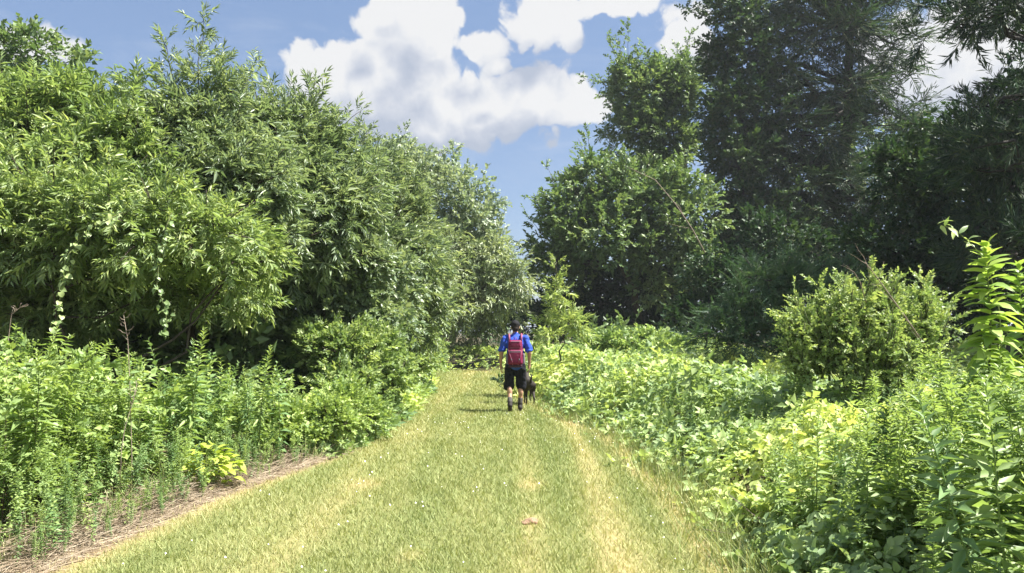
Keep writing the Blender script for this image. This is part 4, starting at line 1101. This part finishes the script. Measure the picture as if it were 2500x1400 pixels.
    # dead branches and canes
    def stick(name, lab, path, d, r, twigs=0, mat='deadwood'):
        q = np.array([P(u, v, dd) for (u, v), dd in zip(path, d)]); base = q[-1].copy()
        t = thing(name, lab, 'branch' if 'branch' in name else 'stalk', base)
        V, F = tube(q - base, np.linspace(r * .4, r, len(q)), 6); obj('stem', mkmesh(name, V, F, [M[mat]], smooth=True), t)
        for i in range(twigs):
            k = rng.integers(0, len(q) - 1); p = q[k] + (q[k + 1] - q[k]) * rng.random()
            L = r * rng.uniform(14, 30); e = p + norm((q[0] - q[-1])[None])[0] * L * .6 + rng.normal(0, .5, 3) * L
            V, F = tube(bend(p, e, rng, 4, .05) - base, np.linspace(r * .3, r * .1, 4), 4); obj('twig', mkmesh('twig', V, F, [M[mat]], smooth=True), t)
    stick('dead_branch', 'long bare grey dead limb slanting down through the arching tree', [(1535, 410), (1600, 440), (1650, 500), (1690, 560), (1755, 680)], [31.6, 31.5, 31.4, 31.4, 31.6], .030, 5)
    stick('dead_branch', 'short pale broken branch low in the arching tree shade', [(1665, 640), (1715, 652), (1765, 668)], [31.4, 31.4, 31.6], .03, 3)
    stick('dead_cane', 'bare grey cane leaning across the golden shrub', [(2112, 640), (2150, 690), (2200, 760), (2262, 850)], [8.5, 8.5, 8.5, 8.5], .010, 12)
    stick('dead_cane', 'thin dead twig arching out of the golden shrub top', [(2068, 655), (2085, 665), (2100, 690), (2115, 740)], [8.6, 8.6, 8.6, 8.7], .006, 6)
    stick('fallen_stalk', 'pale dry stalk lying across the bramble edge onto the path', [(1715, 1292), (1790, 1305), (1875, 1322)], [5.5, 5.6, 5.6], .006)
    stick('fallen_stalk', 'long forked dead stalk leaning in the near brambles', [(1778, 1206), (1840, 1258), (1900, 1290), (1985, 1332)], [5.7, 5.6, 5.5, 5.4], .006, 6)
    stick('dry_stalk', 'single upright dead stalk on the straw-littered verge', [(262, 1200), (258, 1250), (254, 1305)], [6.05, 6.0, 5.95], .004)
big_plants()

def seed_stalks():
    rng = np.random.default_rng(66)
    for lab, path, d in (('reddish dead seed stalk where the left stand dips below the second vine', [(302, 770), (312, 830), (318, 960), (322, 1120)], 7.0),
                         ('pale bent dead stalk leaning out of the left stand', [(334, 940), (322, 990), (306, 1040), (296, 1100)], 6.6),
                         ('thin curling dead stalk at the far left of the stand', [(48, 752), (28, 768), (18, 850), (14, 1050)], 6.3)):
        q = np.array([P(u, v, d - .03 * i) for i, (u, v) in enumerate(path)]); base = q[-1].copy(); base[2] = float(gz(base[0], base[1])); q = np.vstack([q, base])
        t = thing('seed_stalk', lab, 'stalk', base)
        V, F = tube(q - base, np.linspace(.002, .005, len(q)), 5); obj('stem', mkmesh('seed_stalk_stem', V, F, [M['deadwood']], smooth=True), t)
        for i in range(9):
            p = q[0] + (q[1] - q[0]) * (i / 8.0); e = p + np.array([rng.normal(0, .06), rng.normal(0, .04), .04])
            V, F = tube(bend(p, e, rng, 4, .1) - base, [.002, .003, .003, .001], 4); obj('seed_head', mkmesh('seed_head', V, F, [M['deadwood']], smooth=True), t)
seed_stalks()

def stone():
    c = np.array([.145, 6.2, 0]); bm = bmesh.new()
    bmesh.ops.create_icosphere(bm, subdivisions=3, radius=1.0)
    rng = np.random.default_rng(4)
    for v in bm.verts:
        n = 1 + .8 * (float(fbm(v.co.x * 2 + 5, v.co.y * 2 + v.co.z, 3)) - .5)
        v.co = Vector((v.co.x * .066 * n + v.co.y * .02, v.co.y * .05 * n, max(v.co.z, -.3) * .030 * n * (1 + .5 * v.co.x) + .010))
    me = bpy.data.meshes.new('stone'); bm.to_mesh(me); bm.free()
    for p in me.polygons: p.use_smooth = True
    me.materials.append(bark_mat('pink_clay', (.27, .17, .11), (.40, .27, .18), 40))
    o = obj('stone', me, label='small flat pinkish stone lying in the path grass', category='stone'); o.location = (c[0], c[1], float(gz(c[0], c[1])) + .006)
stone()

# ------------------------------------------------------------------ walker, rucksack and dog
def sph(c, r, seg=18, rings=12):
    r = np.array(r if np.ndim(r) else (r, r, r), float)
    V = [(0, 0, -1)]
    for i in range(1, rings):
        p = -math.pi / 2 + math.pi * i / rings
        V += [(math.cos(p) * math.cos(a), math.cos(p) * math.sin(a), math.sin(p)) for a in np.linspace(0, 2 * math.pi, seg, endpoint=False)]
    V.append((0, 0, 1)); V = np.array(V) * r + np.array(c); F = []
    for j in range(seg): F.append((0, 1 + (j + 1) % seg, 1 + j))
    for i in range(rings - 2):
        for j in range(seg):
            a, b_ = 1 + i * seg + j, 1 + i * seg + (j + 1) % seg
            F += [(a, b_, b_ + seg), (a, b_ + seg, a + seg)]
    for j in range(seg): F.append((len(V) - 1, len(V) - 1 - seg + j, len(V) - 1 - seg + (j + 1) % seg))
    return V, np.array(F)

def cap(a, b_, ra, rb, seg=16):
    """tapered capsule"""
    a, b_ = np.array(a, float), np.array(b_, float); ax = norm((b_ - a)[None])[0]
    pts, rr = [], []
    for p in (80, 60, 35): pts.append(a - ax * ra * math.sin(rad(p))); rr.append(ra * math.cos(rad(p)))
    pts += [a, (a + b_) / 2, b_]; rr += [ra, (ra + rb) / 2, rb]
    for p in (35, 60, 80): pts.append(b_ + ax * rb * math.sin(rad(p))); rr.append(rb * math.cos(rad(p)))
    return tube(pts, rr, seg)

def fused(name, prims, voxel, mat, smooth=4, folds=0.0):
    """one continuous skin over the given shapes"""
    V, F = join(prims)
    me = mkmesh(name + '_raw', V, F, [])
    o = bpy.data.objects.new(name + '_raw', me); COL.objects.link(o)
    r = o.modifiers.new('r', 'REMESH'); r.mode = 'VOXEL'; r.voxel_size = voxel; r.use_smooth_shade = True
    s = o.modifiers.new('s', 'SMOOTH'); s.iterations = smooth; s.factor = .5
    dg = bpy.context.evaluated_depsgraph_get()
    out = bpy.data.meshes.new_from_object(o.evaluated_get(dg)); out.name = name
    bpy.data.objects.remove(o); bpy.data.meshes.remove(me)
    if folds:
        n = len(out.vertices); co = np.empty(n * 3, np.float32); no = np.empty(n * 3, np.float32)
        out.vertices.foreach_get('co', co); out.vertices.foreach_get('normal', no); co = co.reshape(-1, 3); no = no.reshape(-1, 3)
        w = fbm(co[:, 0] * 9 + co[:, 2] * 14, co[:, 2] * 8 - co[:, 0] * 6 + co[:, 1] * 12, 5, 3) - .5 + .6 * (fbm(co[:, 0] * 22 + co[:, 1] * 9, co[:, 2] * 7, 8, 2) - .5)
        out.vertices.foreach_set('co', (co + no * (w * folds)[:, None]).ravel()); out.update()
    out.materials.clear(); out.materials.append(mat)
    for p in out.polygons: p.use_smooth = True
    return out

def person():
    X0, Y0 = .065, 14.9
    skin = cloth_mat('skin', (.46, .27, .19), .5, 80, .08)
    m_shirt = cloth_mat('blue_shirt', (.035, .085, .48), .85, 90, .18); m_short = cloth_mat('black_shorts', (.010, .011, .018), .9, 90, .2)
    m_boot = cloth_mat('dark_boot', (.022, .019, .017), .7, 60, .3); m_sock = cloth_mat('grey_sock', (.09, .085, .08), .95, 90, .2)
    m_cap = cloth_mat('black_cap', (.012, .012, .014), .85, 90, .2); m_hair = cloth_mat('dark_hair', (.018, .013, .010), .6, 150, .3)
    base = (X0, Y0, float(gz(X0, Y0)))
    t = thing('person', 'walker seen from behind in blue shirt, black shorts and black cap on the grass path', 'person', base)
    LH, LK, LA, LT = (-.095, 0, .92), (-.115, .05, .50), (-.10, -.20, .14), (-.10, -.09, .035)
    RH, RK, RA, RT = (.095, 0, .92), (.105, .13, .50), (.095, .10, .095), (.105, .27, .04)
    pr = []
    pr += [cap(LH, LK, .088, .058), cap(LK, LA, .056, .036), cap(RH, RK, .088, .058), cap(RK, RA, .056, .036)]
    pr += [sph((-.113, -.045, .40), (.054, .058, .10)), sph((.103, .085, .39), (.054, .060, .10))]          # calves
    pr += [cap(LA, LT, .036, .03), cap((LA[0], LA[1] - .03, LA[2] + .01), LA, .033, .036), cap(RA, RT, .036, .03), cap((RA[0], RA[1] - .04, RA[2] - .03), RA, .035, .036)]
    pr += [sph((0, 0, .97), (.165, .115, .12)), sph((0, .01, 1.14), (.155, .11, .16)), sph((0, 0, 1.33), (.185, .12, .17)), cap((-.15, 0, 1.43), (.15, 0, 1.43), .062, .062)]
    pr += [cap((0, .0, 1.45), (0, .02, 1.56), .058, .054), sph((0, .035, 1.655), (.076, .096, .108)), sph((0, .065, 1.60), (.058, .062, .065)), cap((0, .125, 1.66), (0, .148, 1.635), .010, .016),
           sph((-.078, .03, 1.645), (.012, .022, .032)), sph((.078, .03, 1.645), (.012, .022, .032)), sph((0, .112, 1.69), (.055, .02, .014)), sph((0, .112, 1.575), (.024, .02, .018))]
    for s in (-1, 1):
        SH, EL, WR = (s * .195, 0, 1.425), (s * .275, -.035, 1.155), (s * .285, .045, .925)
        if s > 0: WR = (s * .275, .07, .93)
        pr += [cap(SH, EL, .054, .042), cap(EL, WR, .043, .028), sph((s * .24, -.02, 1.30), (.045, .048, .08))]
        palm = np.array([WR[0], WR[1] + .012, WR[2] - .055]); pr += [cap(WR, palm, .026, .030), sph(palm + np.array([0, .003, -.012]), (.020, .042, .046))]
        for k, (dy, L) in enumerate(((.030, .070), (.010, .080), (-.010, .074), (-.029, .058))):
            r0 = palm + np.array([0, dy, -.045]); k1 = r0 + np.array([-s * .006, .004, -L * .45]); k2 = k1 + np.array([-s * .018, .006, -L * .33]); k3 = k2 + np.array([-s * .02, .004, -L * .15])
            pr += [cap(r0, k1, .0095, .009, 10), cap(k1, k2, .009, .0085, 10), cap(k2, k3, .0085, .0075, 10)]
        r0 = palm + np.array([-s * .008, .034, .005]); k1 = r0 + np.array([-s * .012, .028, -.028]); k2 = k1 + np.array([-s * .008, .010, -.030])
        pr += [cap(r0, k1, .012, .0105, 10), cap(k1, k2, .0105, .009, 10)]
    body = fused('body', pr, .0088, skin, 2)
    bo = obj('body', body, t)
    for s in (-1, 1): obj('eye', mkmesh('eye', *sph((s * .031, .122, 1.668), (.012, .008, .008), 10, 8), [cloth_mat('eye', (.5, .5, .5), .2)], smooth=True), t)
    obj('mouth', mkmesh('mouth', *sph((0, .126, 1.598), (.024, .006, .006), 10, 8), [cloth_mat('lips', (.4, .15, .13), .5)], smooth=True), t)
    # clothes
    sh = [sph((0, 0, .97), (.182, .132, .09)), sph((0, .01, 1.14), (.176, .128, .17)), sph((0, 0, 1.33), (.203, .137, .175)), cap((-.16, 0, 1.43), (.16, 0, 1.43), .072, .072), cap((0, 0, 1.45), (0, .008, 1.497), .072, .064),
          cap((-.05, .0, .93), (-.03, .01, 1.1), .135, .14), cap((.05, .0, .93), (.03, .01, 1.1), .135, .14)]
    for s in (-1, 1): sh += [cap((s * .190, 0, 1.428), (s * .262, -.025, 1.215), .076, .072), sph((s * .263, -.028, 1.20), (.078, .078, .045))]
    obj('shirt', fused('shirt', sh, .010, m_shirt, 4, .030), t)
    st = [sph((0, 0, .92), (.178, .130, .10))]
    for s, H, K in ((-1, LH, LK), (1, RH, RK)):
        H, K = np.array(H), np.array(K); e = H + (K - H) * .86
        st += [cap(H + [0, 0, -.02], e + [s * .012, 0, 0], .108, .103), cap(e + [s * .012, 0, 0], H + (K - H) * .99 + [s * .014, 0, 0], .103, .107)]
    obj('shorts', fused('shorts', st, .010, m_short, 4, .030), t)
    for s, A, T_, lift in ((-1, np.array(LA), np.array(LT), 1), (1, np.array(RA), np.array(RT), 0)):
        K = np.array(LK if s < 0 else RK); up_ = norm((K - A)[None])[0]; fw = norm((T_ - A)[None])[0]
        heel = A - fw * (.045 if lift else .03) + np.array([0, -.03 * (1 - lift), -.03])
        b1 = [cap(A, A + up_ * .07, .05, .05), cap(heel, T_, .043, .042), cap(A, heel, .05, .045), sph(T_ + fw * .015, (.048, .05, .036))]
        V, F = join(b1); low = V[:, 2].min()
        bt = obj('boot', fused('boot', b1, .007, m_boot, 3), t)
        obj('sole', fused('sole', [cap(heel + [0, 0, -.028], T_ + fw * .02 + [0, 0, -.018], .036, .038), ], .007, cloth_mat('sole', (.05, .045, .04), .9), 2), bt)
        obj('sock', fused('sock', [cap(A + up_ * .06, A + up_ * .15, .046, .050)], .006, m_sock, 2), t)
    ha = [sph((0, .018, 1.668), (.083, .094, .092)), sph((0, -.02, 1.62), (.068, .062, .062))]
    obj('hair', fused('hair', ha, .006, m_hair, 3), t)
    cp = [sph((0, .028, 1.705), (.090, .107, .085)), cap((-.07, .03, 1.695), (.07, .03, 1.695), .03, .03)]
    c = obj('cap', fused('cap', cp, .006, m_cap, 3), t)
    obj('brim', fused('brim', [sph((0, .15, 1.70), (.075, .085, .009)), sph((0, .11, 1.702), (.082, .06, .010))], .005, m_cap, 2), c)

    # rucksack (worn, a thing of its own)
    red = cloth_mat('maroon_nylon', (.185, .016, .060), .6, 70, .45); pink = cloth_mat('pink_webbing', (.27, .075, .13), .6, 60, .15); grey = cloth_mat('grey_mesh', (.20, .17, .22), .7, 70, .2)
    p = thing('backpack', 'maroon hiking rucksack with pinkish straps on the walker\'s back', 'backpack', (X0, Y0 - .24, base[2] + .95))
    off = np.array([0, -.24, .95])
    def rb(name, c, s, mat, parent, bev=.035, seg=3, taper=.0, puff=.0):
        bm = bmesh.new(); bmesh.ops.create_cube(bm, size=1.0)
        for v in bm.verts:
            k = 1 - taper * (v.co.z + .5); v.co = Vector((v.co.x * s[0] * k, v.co.y * s[1] * k, v.co.z * s[2]))
        bmesh.ops.bevel(bm, geom=list(bm.edges), offset=bev, segments=seg, affect='EDGES', profile=.6)
        bm.transform(Matrix.Translation(Vector((np.array(c) - off).tolist())))
        me = bpy.data.meshes.new(name); bm.to_mesh(me); bm.free(); me.materials.append(mat)
        for q in me.polygons: q.use_smooth = True
        o = obj(name, me, parent); return o
    main = rb('main_compartment', (0, -.235, 1.16), (.30, .19, .48), red, p, .06, 4, .12)
    fp = rb('front_pocket', (0, -.345, 1.08), (.25, .07, .27), red, p, .03, 3, .1)
    rb('zip', (0, -.372, 1.19), (.20, .012, .012), grey, fp, .004, 2)
    rb('upper_pocket', (0, -.330, 1.315), (.22, .05, .12), red, p, .022, 3, .15)
    rb('zip', (0, -.350, 1.37), (.17, .012, .010), grey, p, .004, 2)
    for s in (-1, 1):
        rb('side_pocket', (s * .160, -.235, 1.04), (.05, .13, .20), grey, p, .02, 3, .1)
        V, F = tube(np.array([(s * .115, -.145, 1.36), (s * .118, -.135, 1.45), (s * .120, -.06, 1.515), (s * .125, .05, 1.49), (s * .13, .13, 1.38), (s * .145, .135, 1.2), (s * .165, .05, 1.03), (s * .15, -.13, .98)]) - off, [.020] * 6 + [.012, .010], 8)
        obj('shoulder_strap', mkmesh('shoulder_strap', V, F, [pink], smooth=True), p)
        V, F = tube(np.array([(s * .13, -.34, 1.22), (s * .10, -.385, 1.10), (s * .06, -.385, .99), (s * .05, -.33, .925)]) - off, [.008] * 4, 6)
        obj('webbing', mkmesh('webbing', V, F, [pink], smooth=True), p)
        rb('buckle', (s * .075, -.388, 1.03), (.022, .012, .03), grey, p, .004, 2)
    for z in (1.25, 1.29, 1.17): rb('cinch_strap', (0, -.372 if z < 1.2 else -.345, z), (.21, .012, .014), pink if z == 1.25 else grey, p, .004, 2)
    V, F = tube(np.array([(-.03, -.17, 1.395), (-.02, -.18, 1.44), (.02, -.18, 1.44), (.03, -.17, 1.395)]) - off, [.007] * 4, 6); obj('haul_loop', mkmesh('haul_loop', V, F, [pink], smooth=True), p)
    rb('bottom_panel', (0, -.235, .905), (.27, .17, .06), cloth_mat('dark_panel', (.06, .03, .05), .8), p, .025, 3)

    # dog
    fur, bb = new_mat('brindle_fur')
    tcd = bb.n('ShaderNodeTexCoord'); w = bb.noise(bb.vm('MULTIPLY', tcd.outputs['Object'], (1, 3, 1)), 9, 5, .65)
    colr = bb.ramp(w, [(.3, (.010, .009, .008)), (.6, (.032, .024, .018)), (.8, (.11, .085, .06))])
    bmp = bb.n('ShaderNodeBump'); bmp.inputs['Strength'].default_value = .5; bmp.inputs['Distance'].default_value = .01
    bb.link(bb.noise(tcd.outputs['Object'], 120, 3, .6), bmp.inputs['Height'])
    finish(bb, principled(bb, colr, .65, .35, bmp.outputs[0]).outputs[0])
    xd, yd = .38, 16.1
    g = thing('dog', 'dark brindle dog with raised tail walking at the walker\'s right side', 'dog', (xd, yd, float(gz(xd, yd))), rotz=rad(6))
    q = [sph((0, .36, .41), (.095, .17, .125)), sph((0, .16, .43), (.085, .17, .10)), sph((0, 0, .445), (.088, .13, .105)), cap((0, .02, .47), (0, .36, .47), .065, .07)]
    for s, ph in ((-1, .05), (1, -.06)):
        q += [cap((s * .065, 0, .43), (s * .075, .085 + ph * .5, .285), .068, .042), cap((s * .075, .085 + ph * .5, .285), (s * .072, -.055 + ph, .165), .040, .023), cap((s * .072, -.055 + ph, .165), (s * .072, -.015 + ph, .035), .021, .017), cap((s * .072, -.015 + ph, .028), (s * .072, .035 + ph, .022), .022, .019)]
        q += [cap((s * .07, .42, .40), (s * .072, .36 - ph, .26), .05, .032), cap((s * .072, .36 - ph, .26), (s * .07, .40 - ph, .13), .028, .020), cap((s * .07, .40 - ph, .13), (s * .07, .41 - ph, .03), .019, .017), cap((s * .07, .41 - ph, .026), (s * .07, .45 - ph, .022), .022, .018)]
        q += [cap((s * .048, .635, .665), (s * .062, .62, .735), .022, .006)]
    q += [cap((0, .42, .47), (0, .60, .60), .075, .058), sph((0, .64, .62), (.062, .078, .06)), cap((0, .68, .605), (0, .77, .585), .038, .026), sph((0, .795, .588), (.016, .012, .012))]
    q += [cap((0, -.10, .50), (0, -.15, .54), .028, .024), cap((0, -.15, .54), (.01, -.165, .61), .024, .020), cap((.01, -.165, .61), (.0, -.14, .68), .020, .012)]
    obj('body', fused('dog_body', q, .010, fur, 3), g)
    a = np.linspace(0, 2 * math.pi, 17)
    V, F = tube(np.stack([.078 * np.cos(a), .50 + .03 * np.sin(a) + 0 * a, .53 + .075 * np.sin(a)], -1), [.009] * 17, 6); obj('collar', mkmesh('collar', V, F, [cloth_mat('dark_collar', (.02, .02, .03), .6)], smooth=True), g)
    for s in (-1, 1): obj('eye', mkmesh('dog_eye', *sph((s * .04, .695, .64), .008, 8, 6), [cloth_mat('dog_eye', (.01, .008, .006), .15)], smooth=True), g)
person()

def haze():
    V = np.array([(x, y, z) for x in (-950, 950) for y in (-350, 1550) for z in (-1.2, 34)], float)
    F = np.array([(0, 1, 3, 2), (4, 6, 7, 5), (0, 4, 5, 1), (2, 3, 7, 6), (0, 2, 6, 4), (1, 5, 7, 3)])
    m, bb = new_mat('summer_haze')
    v = bb.n('ShaderNodeVolumePrincipled')
    v.inputs['Color'].default_value = (.86, .92, 1.0, 1); v.inputs['Density'].default_value = HAZE; v.inputs['Anisotropy'].default_value = .25
    o = bb.n('ShaderNodeOutputMaterial'); bb.link(v.outputs[0], o.inputs['Volume'])
    obj('haze', mkmesh('haze', V, F, [m]), kind='stuff')
haze()
print('crown tris', LEAVES[0], 'total', sum(len(o.data.polygons) for o in bpy.data.objects if o.type == 'MESH'))
